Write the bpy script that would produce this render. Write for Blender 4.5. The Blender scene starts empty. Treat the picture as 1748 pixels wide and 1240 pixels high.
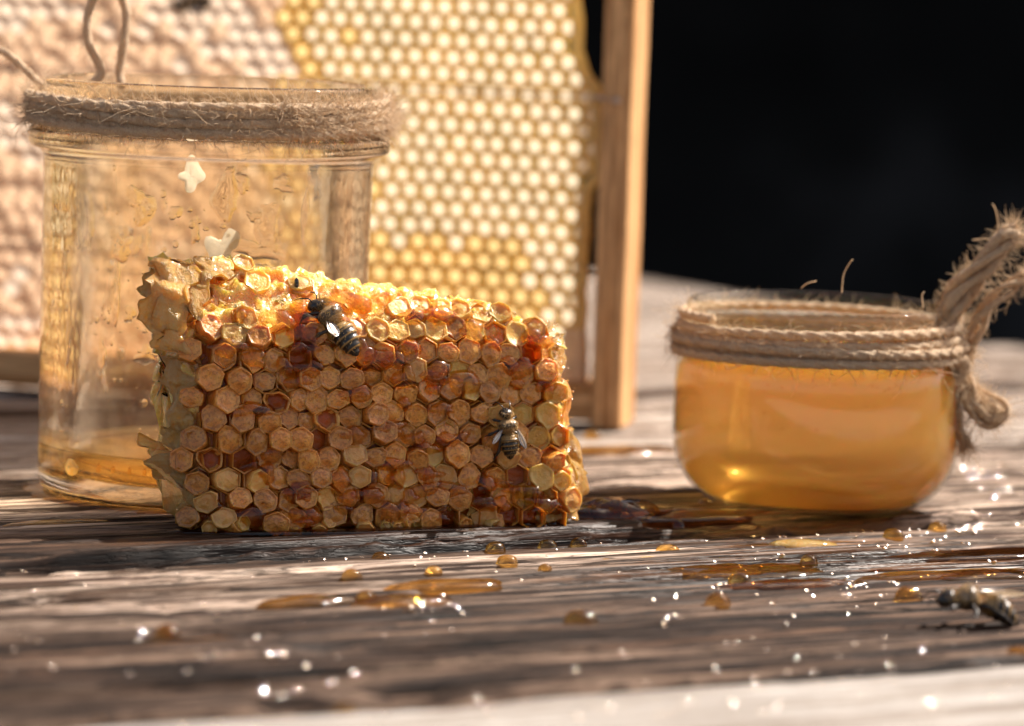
import bpy, math, random
import numpy as np
from mathutils import Matrix, Vector
R = math.radians
rng = np.random.default_rng(7)
random.seed(7)
sc = bpy.context.scene
col = sc.collection
sc.unit_settings.system = 'METRIC'
sc.unit_settings.scale_length = 0.01          # one unit is one centimetre

# ------------------------------------------------------------------ camera, world, sun, exposure
CAM = Vector((0, 0, 13.1))
FPX = 7340.0
CROT = Matrix.Rotation(R(84.25), 4, 'X') @ Matrix.Rotation(R(2.0), 4, 'Z')
cd = bpy.data.cameras.new('camera'); cam = bpy.data.objects.new('camera', cd); col.objects.link(cam)
cam.matrix_world = Matrix.Translation(CAM) @ CROT
cd.sensor_width = 36; cd.lens = 36 * FPX / 1748
cd.clip_start = 1; cd.clip_end = 20000
cd.dof.use_dof = True; cd.dof.focus_distance = 93.1; cd.dof.aperture_fstop = 0.118
cd.dof.aperture_blades = 9
sc.camera = cam

SUN_EL, SUN_AZ = 49.0, 56.0                   # azimuth from +Y towards +X
w = bpy.data.worlds.new('World'); sc.world = w; w.use_nodes = True
nt = w.node_tree; nt.nodes.clear()
sky = nt.nodes.new('ShaderNodeTexSky'); sky.sky_type = 'NISHITA'; sky.sun_disc = False
sky.sun_elevation = R(SUN_EL); sky.sun_rotation = R(SUN_AZ); sky.dust_density = 3.0; sky.air_density = 0.8; sky.ozone_density = 0.6
bg = nt.nodes.new('ShaderNodeBackground'); bg.inputs[1].default_value = 0.095
wo = nt.nodes.new('ShaderNodeOutputWorld')
tint = nt.nodes.new('ShaderNodeMix'); tint.data_type = 'RGBA'; tint.blend_type = 'MULTIPLY'; tint.inputs[0].default_value = 1.0
tint.inputs[7].default_value = (1.0, .86, .72, 1)
nt.links.new(sky.outputs[0], tint.inputs[6]); nt.links.new(tint.outputs[2], bg.inputs[0]); nt.links.new(bg.outputs[0], wo.inputs[0])
ld = bpy.data.lights.new('sun', 'SUN'); ld.energy = 5.0; ld.angle = R(0.5); ld.color = (1.0, 0.925, 0.84)
lo = bpy.data.objects.new('sun', ld); col.objects.link(lo)
sdir = Vector((math.cos(R(SUN_EL)) * math.sin(R(SUN_AZ)), math.cos(R(SUN_EL)) * math.cos(R(SUN_AZ)), math.sin(R(SUN_EL))))
lo.rotation_euler = sdir.to_track_quat('Z', 'Y').to_euler()
lo.location = (60, 200, 150)
sc.view_settings.view_transform = 'Standard'; sc.view_settings.look = 'None'
sc.view_settings.exposure = 1.06; sc.view_settings.gamma = 1
sc.cycles.max_bounces = 16; sc.cycles.transmission_bounces = 14; sc.cycles.transparent_max_bounces = 16
sc.cycles.diffuse_bounces = 5; sc.cycles.glossy_bounces = 5; sc.cycles.blur_glossy = 0.5
sc.cycles.sample_clamp_indirect = 6; sc.cycles.sample_clamp_direct = 0

# ------------------------------------------------------------------ helpers
def ray(px, py):
    v = Vector(((px - 874) / FPX, -(py - 620) / FPX, -1))
    return (CROT.to_3x3() @ v)
def gp(px, py, z=0.0):
    d = ray(px, py); t = (z - CAM.z) / d.z
    return CAM + d * t
def pp(px, py, Y):                            # a point at depth Y
    d = ray(px, py); return CAM + d * (Y / d.y)

def hash3(i, j, k, seed):
    n = (i * 374761393 + j * 668265263 + k * 2147483647 + seed * 974634777) & 0xffffffff
    n = ((n ^ (n >> 13)) * 1274126177) & 0xffffffff
    n = ((n ^ (n >> 16)) * 2246822519) & 0xffffffff
    return ((n ^ (n >> 15)) & 0xffffff) / float(0xffffff)
def vnoise(x, y, z=0.0, seed=0):
    x = np.asarray(x, float); y = np.asarray(y, float) + 0 * x; z = np.asarray(z, float) + 0 * x
    xi, yi, zi = np.floor(x).astype(np.int64), np.floor(y).astype(np.int64), np.floor(z).astype(np.int64)
    fx, fy, fz = x - xi, y - yi, z - zi
    fx, fy, fz = [f * f * (3 - 2 * f) for f in (fx, fy, fz)]
    r = 0
    for a in (0, 1):
        for b in (0, 1):
            for c in (0, 1):
                wgt = (fx if a else 1 - fx) * (fy if b else 1 - fy) * (fz if c else 1 - fz)
                r = r + wgt * hash3(xi + a, yi + b, zi + c, seed)
    return r * 2 - 1
def fbm(x, y, z=0.0, o=4, seed=0):
    r = 0; a = 1.0; t = 0
    for i in range(o):
        r = r + a * vnoise(np.asarray(x) * 2 ** i, np.asarray(y) * 2 ** i, np.asarray(z) * 2 ** i, seed + i * 17); t += a; a *= .5
    return r / t
def smooth(a, b, x):
    t = np.clip((np.asarray(x, float) - a) / (b - a), 0, 1); return t * t * (3 - 2 * t)

def tag(o, label=None, cat=None, group=None, kind=None):
    if label: o['label'] = label
    if cat: o['category'] = cat
    if group: o['group'] = group
    if kind: o['kind'] = kind
    return o
def mesh_data(name, V, F, mat=None, smooth_=True, attr=None):
    me = bpy.data.meshes.new(name)
    V = np.asarray(V, np.float32).reshape(-1, 3)
    c0 = V.mean(0); G = F if isinstance(F, np.ndarray) else [f for f in F]
    if isinstance(F, np.ndarray):
        a_, b_, c_, d_ = [V[F[:, q]] - c0 for q in (0, 1, 2, 3)]
        vol = (a_ * (np.cross(b_, c_) + np.cross(c_, d_))).sum()
    else:
        T3 = np.array([(f[0], f[q], f[q + 1]) for f in F for q in range(1, len(f) - 1)])
        vol = ((V[T3[:, 0]] - c0) * np.cross(V[T3[:, 1]] - c0, V[T3[:, 2]] - c0)).sum()
    if vol < 0 and name != 't': F = F[:, ::-1].copy() if isinstance(F, np.ndarray) else [list(f)[::-1] for f in F]
    if isinstance(F, np.ndarray):
        n, k = F.shape
        me.vertices.add(len(V)); me.vertices.foreach_set('co', V.ravel())
        me.loops.add(n * k); me.loops.foreach_set('vertex_index', F.astype(np.int32).ravel())
        me.polygons.add(n); me.polygons.foreach_set('loop_start', np.arange(0, n * k, k, dtype=np.int32))
        me.update(calc_edges=True)
    else:
        me.from_pydata(V.tolist(), [], [tuple(f) for f in F]); me.update()
    me.validate()
    me.polygons.foreach_set('use_smooth', [smooth_] * len(me.polygons))
    if mat: me.materials.append(mat)
    if attr is not None:
        a = me.color_attributes.new('col', 'FLOAT_COLOR', 'POINT')
        c = np.ones((len(V), 4), np.float32); c[:, :3] = attr; a.data.foreach_set('color', c.ravel())
    return me
def link(name, me, parent=None, loc=None, rot=None):
    o = bpy.data.objects.new(name, me); col.objects.link(o)
    if parent: o.parent = parent
    if loc is not None: o.location = loc
    if rot is not None: o.rotation_euler = rot
    return o
def empty(name, loc=(0, 0, 0), rz=0, **k):
    o = bpy.data.objects.new(name, None); col.objects.link(o); o.location = loc; o.rotation_euler = (0, 0, rz)
    o.empty_display_size = 1
    return tag(o, **k)
class MB:
    def __init__(s): s.V = []; s.F = []; s.n = 0; s.C = []
    def add(s, V, F, c=None):
        V = np.asarray(V, float).reshape(-1, 3); F = np.asarray(F, int)
        if F.shape[1] == 3: F = np.hstack([F, F[:, 2:3]])
        s.V.append(V); s.F.append(F + s.n); s.n += len(V)
        if c is not None:
            c = np.asarray(c, float); s.C.append(np.broadcast_to(c, (len(V), 3)))
    def data(s, name, mat, sm=True):
        V = np.vstack(s.V); F = np.vstack(s.F)
        tri = F[:, 2] == F[:, 3]
        attr = np.vstack(s.C) if s.C else None
        if tri.any():
            me = bpy.data.meshes.new(name)
            Fl = [tuple(f[:3]) if t else tuple(f) for f, t in zip(F.tolist(), tri.tolist())]
            return mesh_data(name, V, Fl, mat, sm, attr)
        return mesh_data(name, V, F, mat, sm, attr)
    def build(s, name, mat, parent=None, sm=True): return link(name, s.data(name, mat, sm), parent)
def box_vf(x0, x1, y0, y1, z0, z1):
    V = [(x, y, z) for z in (z0, z1) for y in (y0, y1) for x in (x0, x1)]
    F = [(0, 2, 3, 1), (4, 5, 7, 6), (0, 1, 5, 4), (2, 6, 7, 3), (0, 4, 6, 2), (1, 3, 7, 5)]
    return np.array(V, float), np.array(F)
def grid_faces(nu, nv, wrap_v=False, wrap_u=False):
    iu = np.arange(nu if wrap_u else nu - 1); iv = np.arange(nv if wrap_v else nv - 1)
    a, b = np.meshgrid(iu, iv, indexing='ij'); a2 = (a + 1) % nu; b2 = (b + 1) % nv
    return np.stack([a * nv + b, a2 * nv + b, a2 * nv + b2, a * nv + b2], -1).reshape(-1, 4)
def tube(P, rad, sides=8, lobes=0, twist=0.0, lobe_amp=0.2, cap=True):
    P = np.asarray(P, float); n = len(P); rad = np.broadcast_to(np.asarray(rad, float), (n,))
    T = np.gradient(P, axis=0); T /= np.linalg.norm(T, axis=1)[:, None] + 1e-12
    L = np.concatenate([[0], np.cumsum(np.linalg.norm(np.diff(P, axis=0), axis=1))])
    N = np.zeros_like(P); a = np.array([0, 0, 1.0]) if abs(T[0][2]) < .9 else np.array([1.0, 0, 0])
    v = a - T[0] * a.dot(T[0]); N[0] = v / np.linalg.norm(v)
    for i in range(1, n):
        v = N[i - 1] - T[i] * N[i - 1].dot(T[i]); N[i] = v / (np.linalg.norm(v) + 1e-12)
    B = np.cross(T, N)
    th = np.linspace(0, 2 * np.pi, sides, endpoint=False)
    rr = rad[:, None] * np.ones(sides)
    if lobes:
        ph = th[None, :] - twist * L[:, None]
        rr = rr * (1 - lobe_amp + 2 * lobe_amp * np.abs(np.cos(ph * lobes / 2)))
    V = P[:, None, :] + rr[..., None] * (np.cos(th)[None, :, None] * N[:, None, :] + np.sin(th)[None, :, None] * B[:, None, :])
    F = grid_faces(n, sides, wrap_v=True)
    V = V.reshape(-1, 3)
    if cap:
        V = np.vstack([V, P[0], P[-1]]); k = n * sides
        j = np.arange(sides); j2 = (j + 1) % sides
        F = np.vstack([F, np.stack([np.full(sides, k), j, j2, j2], -1), np.stack([np.full(sides, k + 1), (n - 1) * sides + j2, (n - 1) * sides + j, (n - 1) * sides + j], -1)])
    return V, F
def fix_tris(F):                               # quads whose last two ids agree are triangles
    return [tuple(f[:3]) if f[2] == f[3] else tuple(f) for f in F.tolist()]
def lathe(prof, seg=128, rfun=None):
    P = np.asarray(prof, float); n = len(P)
    th = np.linspace(0, 2 * np.pi, seg, endpoint=False)
    r = P[:, 0][:, None] * np.ones(seg)
    if rfun is not None: r = r + rfun(P, th)
    V = np.stack([r * np.cos(th), r * np.sin(th), P[:, 1][:, None] * np.ones(seg)], -1).reshape(-1, 3)
    return V, grid_faces(n, seg, wrap_v=True)
def smooth_prof(P, k=6):                       # Catmull-Rom through profile points
    P = np.asarray(P, float); Q = [P[0]]
    for i in range(len(P) - 1):
        p0 = P[max(i - 1, 0)]; p1 = P[i]; p2 = P[i + 1]; p3 = P[min(i + 2, len(P) - 1)]
        for t in np.linspace(0, 1, k + 1)[1:]:
            Q.append(.5 * (2 * p1 + (p2 - p0) * t + (2 * p0 - 5 * p1 + 4 * p2 - p3) * t * t + (3 * p1 - p0 - 3 * p2 + p3) * t ** 3))
    return np.array(Q)
spline = smooth_prof

def dome(mb, p, nrm, r_, flat=.6, n=12, rings=5):
    z = np.array(nrm, float); z /= np.linalg.norm(z); a = np.array([1., 0, 0]) if abs(z[0]) < .8 else np.array([0, 1., 0]); x = np.cross(a, z); x /= np.linalg.norm(x); y = np.cross(z, x)
    th = np.linspace(0, 2 * np.pi, n, endpoint=False); V = []
    for i in range(rings + 1):
        ph = (i / rings) * np.pi / 2; V.append(np.array(p) + r_ * (np.cos(ph) * (np.cos(th)[:, None] * x + np.sin(th)[:, None] * y) + flat * np.sin(ph) * z))
    mb.add(np.vstack(V), grid_faces(rings + 1, n, wrap_v=True))

# ------------------------------------------------------------------ materials
def new_mat(name):
    m = bpy.data.materials.new(name); m.use_nodes = True; nt = m.node_tree; nt.nodes.clear()
    out = nt.nodes.new('ShaderNodeOutputMaterial'); return m, nt, out
def nd(nt, t, **k):
    n = nt.nodes.new(t)
    for a, b in k.items():
        if a.startswith('i_'):
            n.inputs[a[2:].replace('_', ' ')].default_value = b
        else: setattr(n, a, b)
    return n
def coords(nt, scale=(1, 1, 1), src='Object'):
    tc = nt.nodes.new('ShaderNodeTexCoord'); mp = nt.nodes.new('ShaderNodeMapping'); mp.inputs['Scale'].default_value = scale
    nt.links.new(tc.outputs[src], mp.inputs[0]); return mp.outputs[0]
def noise(nt, vec, scale, detail=4, rough=.55, dist=0.0):
    n = nt.nodes.new('ShaderNodeTexNoise'); n.inputs['Scale'].default_value = scale; n.inputs['Detail'].default_value = detail
    n.inputs['Roughness'].default_value = rough; n.inputs['Distortion'].default_value = dist
    if vec is not None: nt.links.new(vec, n.inputs['Vector'])
    return n.outputs['Fac']
def ramp(nt, fac, stops):
    r = nt.nodes.new('ShaderNodeValToRGB'); e = r.color_ramp.elements
    e[0].position, e[0].color = stops[0][0], (*stops[0][1], 1)
    e[1].position, e[1].color = stops[-1][0], (*stops[-1][1], 1)
    for p, c in stops[1:-1]:
        q = e.new(p); q.color = (*c, 1)
    nt.links.new(fac, r.inputs[0]); return r.outputs[0]
def mixc(nt, fac, a, b, mode='MIX'):
    m = nt.nodes.new('ShaderNodeMix'); m.data_type = 'RGBA'; m.blend_type = mode
    for s, v in ((m.inputs[0], fac), (m.inputs[6], a), (m.inputs[7], b)):
        if hasattr(v, 'node'): nt.links.new(v, s)
        elif isinstance(v, (int, float)): s.default_value = v
        else: s.default_value = (*v, 1)
    return m.outputs[2]
def math_(nt, op, a, b=0.0, clamp=False):
    m = nt.nodes.new('ShaderNodeMath'); m.operation = op; m.use_clamp = clamp
    for s, v in ((m.inputs[0], a), (m.inputs[1], b)):
        if hasattr(v, 'node'): nt.links.new(v, s)
        else: s.default_value = v
    return m.outputs[0]
def bump(nt, h, dist, strength=1.0):
    b = nt.nodes.new('ShaderNodeBump'); b.inputs['Distance'].default_value = dist; b.inputs['Strength'].default_value = strength
    nt.links.new(h, b.inputs['Height']); return b.outputs[0]
def princ(nt, out, **k):
    p = nt.nodes.new('ShaderNodeBsdfPrincipled')
    for a, b in k.items():
        s = p.inputs[a.replace('_', ' ')]
        if hasattr(b, 'node'): nt.links.new(b, s)
        else: s.default_value = (*b, 1) if isinstance(b, tuple) and len(b) == 3 and a not in ('Subsurface_Radius', 'Normal') else b
    if out is not None: nt.links.new(p.outputs[0], out.inputs[0])
    return p

def mat_wood(name, pale, dark, fine_dark, wet=0.0, rough=.75, dark_front=False, crackiness=.9):
    m, nt, out = new_mat(name)
    v1 = coords(nt, (0.05, 1.7, 1.7)); v2 = coords(nt, (0.16, 5.0, 5.0)); v3 = coords(nt, (0.12, 0.25, .25)); v4 = coords(nt, (1.2, 22., 22.))
    a = noise(nt, v1, 1.2, 6, .62, .4); b = noise(nt, v2, 1.0, 5, .6, .2); c = noise(nt, v3, 1.0, 4, .6); d = noise(nt, v4, 1.0, 3, .6)
    base = ramp(nt, a, [(.43, dark), (.50, tuple(np.array(dark) * .45 + np.array(pale) * .55)), (.565, pale)])
    lines = ramp(nt, b, [(.39, fine_dark), (.47, (.66, .62, .6)), (.56, (1, 1, 1))])
    base = mixc(nt, 1.0, base, lines, 'MULTIPLY')
    base = mixc(nt, .7, base, ramp(nt, d, [(.38, (.55, .48, .42)), (.6, (1.1, 1.08, 1.06))]), 'MULTIPLY')
    ck = noise(nt, coords(nt, (0.10, 3.2, 3.2)), 1.0, 4, .65, .15); ck = math_(nt, 'ABSOLUTE', math_(nt, 'SUBTRACT', ck, .5))
    crack = ramp(nt, ck, [(.004, (1, 1, 1)), (.016, (0, 0, 0))]); ck2 = noise(nt, coords(nt, (0.2, 8., 8.)), 1.0, 3, .6, .1); ck2 = math_(nt, 'ABSOLUTE', math_(nt, 'SUBTRACT', ck2, .47))
    crack2 = ramp(nt, ck2, [(.003, (.7, .7, .7)), (.014, (0, 0, 0))]); crk = math_(nt, 'MAXIMUM', crack, crack2)
    base = mixc(nt, math_(nt, 'MULTIPLY', crk, crackiness), base, (.03, .02, .014), 'MIX')
    patch = ramp(nt, c, [(.42, (0, 0, 0)), (.6, (1, 1, 1))])
    base = mixc(nt, math_(nt, 'MULTIPLY', patch, .5), base, (.16, .1, .06), 'MIX') if dark_front else base
    rgh = rough
    if wet > 0:
        at = nt.nodes.new('ShaderNodeAttribute'); at.attribute_name = 'col'
        sp = nt.nodes.new('ShaderNodeSeparateColor'); nt.links.new(at.outputs['Color'], sp.inputs[0])
        wetm = math_(nt, 'MULTIPLY', sp.outputs[0], wet, True)
        base = mixc(nt, wetm, base, mixc(nt, 1.0, base, (.30, .17, .08), 'MULTIPLY'))
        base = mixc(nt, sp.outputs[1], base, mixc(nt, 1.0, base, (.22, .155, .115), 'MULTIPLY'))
        mr = nt.nodes.new('ShaderNodeMapRange'); nt.links.new(wetm, mr.inputs[0]); mr.inputs[3].default_value = rough; mr.inputs[4].default_value = .36
        rgh = mr.outputs[0]
    h = math_(nt, 'ADD', math_(nt, 'MULTIPLY', b, .7), math_(nt, 'MULTIPLY', d, .35)); h = math_(nt, 'SUBTRACT', h, math_(nt, 'MULTIPLY', crk, .5 * crackiness))
    princ(nt, out, Base_Color=base, Roughness=rgh, Normal=bump(nt, h, .06, .8), Specular_IOR_Level=.12)
    return m
M = {}
M['plank'] = mat_wood('weathered_wood', (.60, .48, .39), (.07, .04, .024), (.08, .05, .038), wet=1.0)
M['plank_front'] = mat_wood('pale_wood', (.45, .435, .415), (.33, .30, .27), (.62, .58, .54), wet=.5, crackiness=.35)
M['plank_far'] = mat_wood('far_wood', (.60, .54, .48), (.24, .175, .13), (.28, .22, .18), wet=1.0)
M['frame_wood'] = mat_wood('frame_wood', (.92, .57, .28), (.72, .39, .16), (.7, .6, .5), rough=.6, crackiness=.15)

m, nt, out = new_mat('jar_glass'); g = nd(nt, 'ShaderNodeBsdfGlass', i_IOR=1.5, i_Roughness=0.0)
g.inputs['Color'].default_value = (1.0, .975, .92, 1)
t = nd(nt, 'ShaderNodeBsdfTransparent'); mx = nt.nodes.new('ShaderNodeMixShader')
t.inputs[0].default_value = (1.0, .968, .90, 1); gl = nd(nt, 'ShaderNodeBsdfGlossy', i_Roughness=.02)
lw = nd(nt, 'ShaderNodeLayerWeight', i_Blend=.5); mr = nt.nodes.new('ShaderNodeMapRange'); mr.interpolation_type = 'SMOOTHSTEP'
nt.links.new(lw.outputs['Facing'], mr.inputs[0]); mr.inputs[1].default_value = .28; mr.inputs[2].default_value = .55; mr.inputs[3].default_value = .86; mr.inputs[4].default_value = 0.0
nt.links.new(mr.outputs[0], mx.inputs[0])
m3 = nt.nodes.new('ShaderNodeMixShader'); m3.inputs[0].default_value = .04; nt.links.new(t.outputs[0], m3.inputs[1]); nt.links.new(gl.outputs[0], m3.inputs[2]); t = m3
nz = noise(nt, coords(nt, (1.2, 1.2, .5)), 2.2, 3, .5, .6); bn = bump(nt, nz, .02, .5); nt.links.new(bn, g.inputs['Normal'])
nt.links.new(g.outputs[0], mx.inputs[1]); nt.links.new(t.outputs[0], mx.inputs[2]); nt.links.new(mx.outputs[0], out.inputs[0]); M['glass'] = m
# thin-walled glass: straight-through transmission with Fresnel reflection
m, nt, out = new_mat('thin_glass'); gl = nd(nt, 'ShaderNodeBsdfGlossy', i_Roughness=.02); t = nd(nt, 'ShaderNodeBsdfTransparent')
t.inputs[0].default_value = (.97, .975, .96, 1); lw = nd(nt, 'ShaderNodeLayerWeight', i_Blend=.5); mx = nt.nodes.new('ShaderNodeMixShader')
fr = math_(nt, 'ADD', math_(nt, 'MULTIPLY', math_(nt, 'POWER', lw.outputs['Facing'], 5.0), .8), .035)
nt.links.new(fr, mx.inputs[0]); nt.links.new(t.outputs[0], mx.inputs[1]); nt.links.new(gl.outputs[0], mx.inputs[2])
nt.links.new(mx.outputs[0], out.inputs[0]); M['thin_glass'] = m

def mat_honey(name, tint, dens, thru=.35, rough=.0, scatter=0.0, scol=(.9, .45, .08)):
    m, nt, out = new_mat(name)
    g = princ(nt, None, Base_Color=tuple(tint), Roughness=rough, IOR=1.45, Transmission_Weight=1.0, Coat_Weight=.5 if rough > 0 else 0.0, Coat_Roughness=.03)
    t = nd(nt, 'ShaderNodeBsdfTransparent'); t.inputs[0].default_value = (*tint, 1)
    mx = nt.nodes.new('ShaderNodeMixShader'); mx.inputs[0].default_value = thru
    nt.links.new(g.outputs[0], mx.inputs[1]); nt.links.new(t.outputs[0], mx.inputs[2]); s = mx.outputs[0]
    if scatter > 0:
        tr = nd(nt, 'ShaderNodeBsdfTranslucent'); tr.inputs[0].default_value = (*scol, 1)
        m2 = nt.nodes.new('ShaderNodeMixShader'); m2.inputs[0].default_value = scatter
        nt.links.new(s, m2.inputs[1]); nt.links.new(tr.outputs[0], m2.inputs[2]); s = m2.outputs[0]
    nt.links.new(s, out.inputs[0])
    if dens > 0:
        va = nd(nt, 'ShaderNodeVolumeAbsorption'); va.inputs[0].default_value = (1.0, .74, .20, 1); va.inputs[1].default_value = dens
        nt.links.new(va.outputs[0], out.inputs[1])
    return m
M['honey_drop'] = mat_honey('honey_drop', (1.0, .72, .26), 0.0, .4, rough=.05)
M['smear'] = mat_honey('smear', (1.0, .93, .76), 0.0, .08)
M['glaze'] = mat_honey('glaze', (1.0, .74, .34), 0.0, .35, rough=.05)
M['honey_film'] = mat_honey('honey_film', (.96, .68, .28), 0.0, .5, rough=.05)
M['honey_pool'] = mat_honey('honey_pool', (1.0, .94, .70), .20, .4)
M['honey_dark'] = mat_honey('honey_dark', (.78, .45, .2), 0.0, .35, rough=.04)
# the honey filling the small jar: cloudy amber, scatters the light that comes through it
m, nt, out = new_mat('cloudy_honey')
p = princ(nt, None, Base_Color=(.82, .52, .14), Roughness=.06, Subsurface_Weight=1.0, Subsurface_Radius=(4.5, 2.2, .5), Subsurface_Scale=1.0, IOR=1.45)
g = nd(nt, 'ShaderNodeBsdfGlass', i_IOR=1.22, i_Roughness=.30); g.inputs['Color'].default_value = (1.0, .84, .48, 1)
mx = nt.nodes.new('ShaderNodeMixShader'); mx.inputs[0].default_value = .5
nt.links.new(p.outputs[0], mx.inputs[1]); nt.links.new(g.outputs[0], mx.inputs[2])
t = nd(nt, 'ShaderNodeBsdfTransparent'); t.inputs[0].default_value = (1.0, .78, .42, 1); mx_ = nt.nodes.new('ShaderNodeMixShader'); mx_.inputs[0].default_value = .34
nt.links.new(mx.outputs[0], mx_.inputs[1]); nt.links.new(t.outputs[0], mx_.inputs[2]); nt.links.new(mx_.outputs[0], out.inputs[0]); M['honey_jar'] = m

def mat_wax(name, c1, c2, sss=.7, radius=(1.0, .5, .15), scale=.5, rough=.35, coat=1.0, nscale=9., speck=None, bmp=.03, trans=0.0, spec=.5):
    m, nt, out = new_mat(name)
    v = coords(nt, (1, 1, 1)); a = noise(nt, v, nscale, 5, .65); f = noise(nt, v, nscale * 4, 3, .6)
    base = ramp(nt, a, [(.35, c1), (.65, c2)])
    oi = nt.nodes.new('ShaderNodeObjectInfo')
    if speck: base = mixc(nt, ramp(nt, f, [(.46, (0, 0, 0)), (.62, (1, 1, 1))]), base, speck)
    hs = nt.nodes.new('ShaderNodeHueSaturation'); nt.links.new(base, hs.inputs['Color'])
    mr = nt.nodes.new('ShaderNodeMapRange'); nt.links.new(oi.outputs['Random'], mr.inputs[0]); mr.inputs[3].default_value = .75; mr.inputs[4].default_value = 1.25
    nt.links.new(mr.outputs[0], hs.inputs['Value'])
    h = math_(nt, 'ADD', a, math_(nt, 'MULTIPLY', f, .3))
    p = princ(nt, out, Base_Color=hs.outputs[0], Roughness=rough, Subsurface_Weight=sss, Subsurface_Radius=radius, Subsurface_Scale=scale,
          Coat_Weight=coat, Coat_Roughness=.07, Coat_IOR=1.45, Specular_IOR_Level=spec, Normal=bump(nt, h, bmp, 1.0))
    if trans > 0:
        tr = nt.nodes.new('ShaderNodeBsdfTranslucent'); nt.links.new(hs.outputs[0], tr.inputs[0])
        mx = nt.nodes.new('ShaderNodeMixShader'); mx.inputs[0].default_value = trans
        nt.links.new(p.outputs[0], mx.inputs[1]); nt.links.new(tr.outputs[0], mx.inputs[2]); nt.links.new(mx.outputs[0], out.inputs[0])
    return m
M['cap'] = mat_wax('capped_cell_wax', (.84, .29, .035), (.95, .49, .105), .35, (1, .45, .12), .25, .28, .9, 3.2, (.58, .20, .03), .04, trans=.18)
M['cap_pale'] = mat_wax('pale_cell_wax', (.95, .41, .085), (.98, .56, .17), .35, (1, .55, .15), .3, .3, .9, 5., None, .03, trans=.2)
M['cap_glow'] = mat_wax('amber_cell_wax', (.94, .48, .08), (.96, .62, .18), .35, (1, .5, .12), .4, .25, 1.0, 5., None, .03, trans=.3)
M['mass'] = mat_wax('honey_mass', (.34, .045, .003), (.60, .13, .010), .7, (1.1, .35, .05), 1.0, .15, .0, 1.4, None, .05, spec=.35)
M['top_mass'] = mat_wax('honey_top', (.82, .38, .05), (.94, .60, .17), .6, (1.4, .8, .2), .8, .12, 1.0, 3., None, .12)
M['wax_edge'] = mat_wax('torn_wax', (.98, .52, .10), (.99, .70, .27), .3, (1.2, .8, .25), .5, .22, 1.0, 7., None, .09, trans=.45)
M['wall_wax'] = mat_wax('cell_wall_wax', (.80, .27, .03), (.94, .50, .11), .3, (1, .4, .1), .3, .2, 1.0, 3., None, .02, trans=.4)
M['flake'] = mat_wax('wax_flake', (.93, .84, .66), (.95, .88, .74), .4, (.5, .4, .3), .2, .5, .2, 8., None, .03, trans=.6)

def mat_trans(name, c, t, tcol=None, rough=.5, coat=0., n=0, var=.06):
    m, nt, out = new_mat(name)
    oi = nt.nodes.new('ShaderNodeObjectInfo'); mr = nt.nodes.new('ShaderNodeMapRange'); nt.links.new(oi.outputs['Random'], mr.inputs[0])
    mr.inputs[3].default_value = 1 - var; mr.inputs[4].default_value = 1 + var
    v = coords(nt, (1, 1, 1)); a = noise(nt, v, n or 3., 3)
    def vary(cc):
        cl = ramp(nt, a, [(.3, tuple(np.array(cc) * .86)), (.7, tuple(np.minimum(np.array(cc) * 1.06, .97)))])
        hs = nt.nodes.new('ShaderNodeHueSaturation'); nt.links.new(cl, hs.inputs['Color']); nt.links.new(mr.outputs[0], hs.inputs['Value']); return hs.outputs[0]
    p = princ(nt, None, Base_Color=vary(c), Roughness=rough, Coat_Weight=coat, Coat_Roughness=.1)
    tr = nt.nodes.new('ShaderNodeBsdfTranslucent'); nt.links.new(vary(tcol or c), tr.inputs[0])
    mx = nt.nodes.new('ShaderNodeMixShader'); mx.inputs[0].default_value = t
    nt.links.new(p.outputs[0], mx.inputs[1]); nt.links.new(tr.outputs[0], mx.inputs[2]); nt.links.new(mx.outputs[0], out.inputs[0]); return m
M['cell_wall'] = mat_trans('yellow_cell_wall', (.96, .78, .36), .82, (.97, .80, .40))
M['cell_floor'] = mat_trans('pale_cell_floor', (.90, .76, .50), .68, (.94, .84, .64))
M['cell_amber'] = mat_trans('amber_cell_floor', (.86, .64, .27), .72, (.90, .69, .32), .3, .3)
M['cell_wall_amber'] = mat_trans('amber_cell_wall', (.96, .74, .28), .82, (.97, .76, .32))
M['cap_white'] = mat_trans('white_cell_cap', (.88, .71, .55), .55, (.92, .76, .60), .3, .6)
M['cap_tan'] = mat_trans('tan_cell_cap', (.80, .55, .36), .55, (.84, .60, .40), .3, .6)
M['comb_sheet'] = mat_trans('comb_sheet', (.86, .56, .2), .6, (.9, .62, .26))
M['edge_wax'] = mat_trans('edge_wax', (.95, .74, .36), .6, (.97, .80, .44))
M['wax_strip'] = mat_trans('bare_wax_strip', (.90, .74, .54), .5, (.92, .8, .62))
M['twine'] = None
def mat_twine(name, c1, c2, t=.25):
    m, nt, out = new_mat(name); v = coords(nt, (1, 1, 1))
    a = noise(nt, v, 22., 5, .75); base = ramp(nt, a, [(.36, c1), (.64, c2)])
    d = princ(nt, None, Base_Color=base, Roughness=.7, Normal=bump(nt, noise(nt, v, 50., 3), .05, 1.0), Sheen_Weight=.3)
    tr = nt.nodes.new('ShaderNodeBsdfTranslucent'); nt.links.new(base, tr.inputs[0]); mx = nt.nodes.new('ShaderNodeMixShader'); mx.inputs[0].default_value = t
    nt.links.new(d.outputs[0], mx.inputs[1]); nt.links.new(tr.outputs[0], mx.inputs[2]); nt.links.new(mx.outputs[0], out.inputs[0]); return m
M['twine'] = mat_twine('jute_twine', (.70, .43, .23), (.99, .78, .51), .25)
M['fibre'] = mat_twine('jute_fibre', (.84, .64, .42), (.94, .78, .58), .5)
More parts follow.
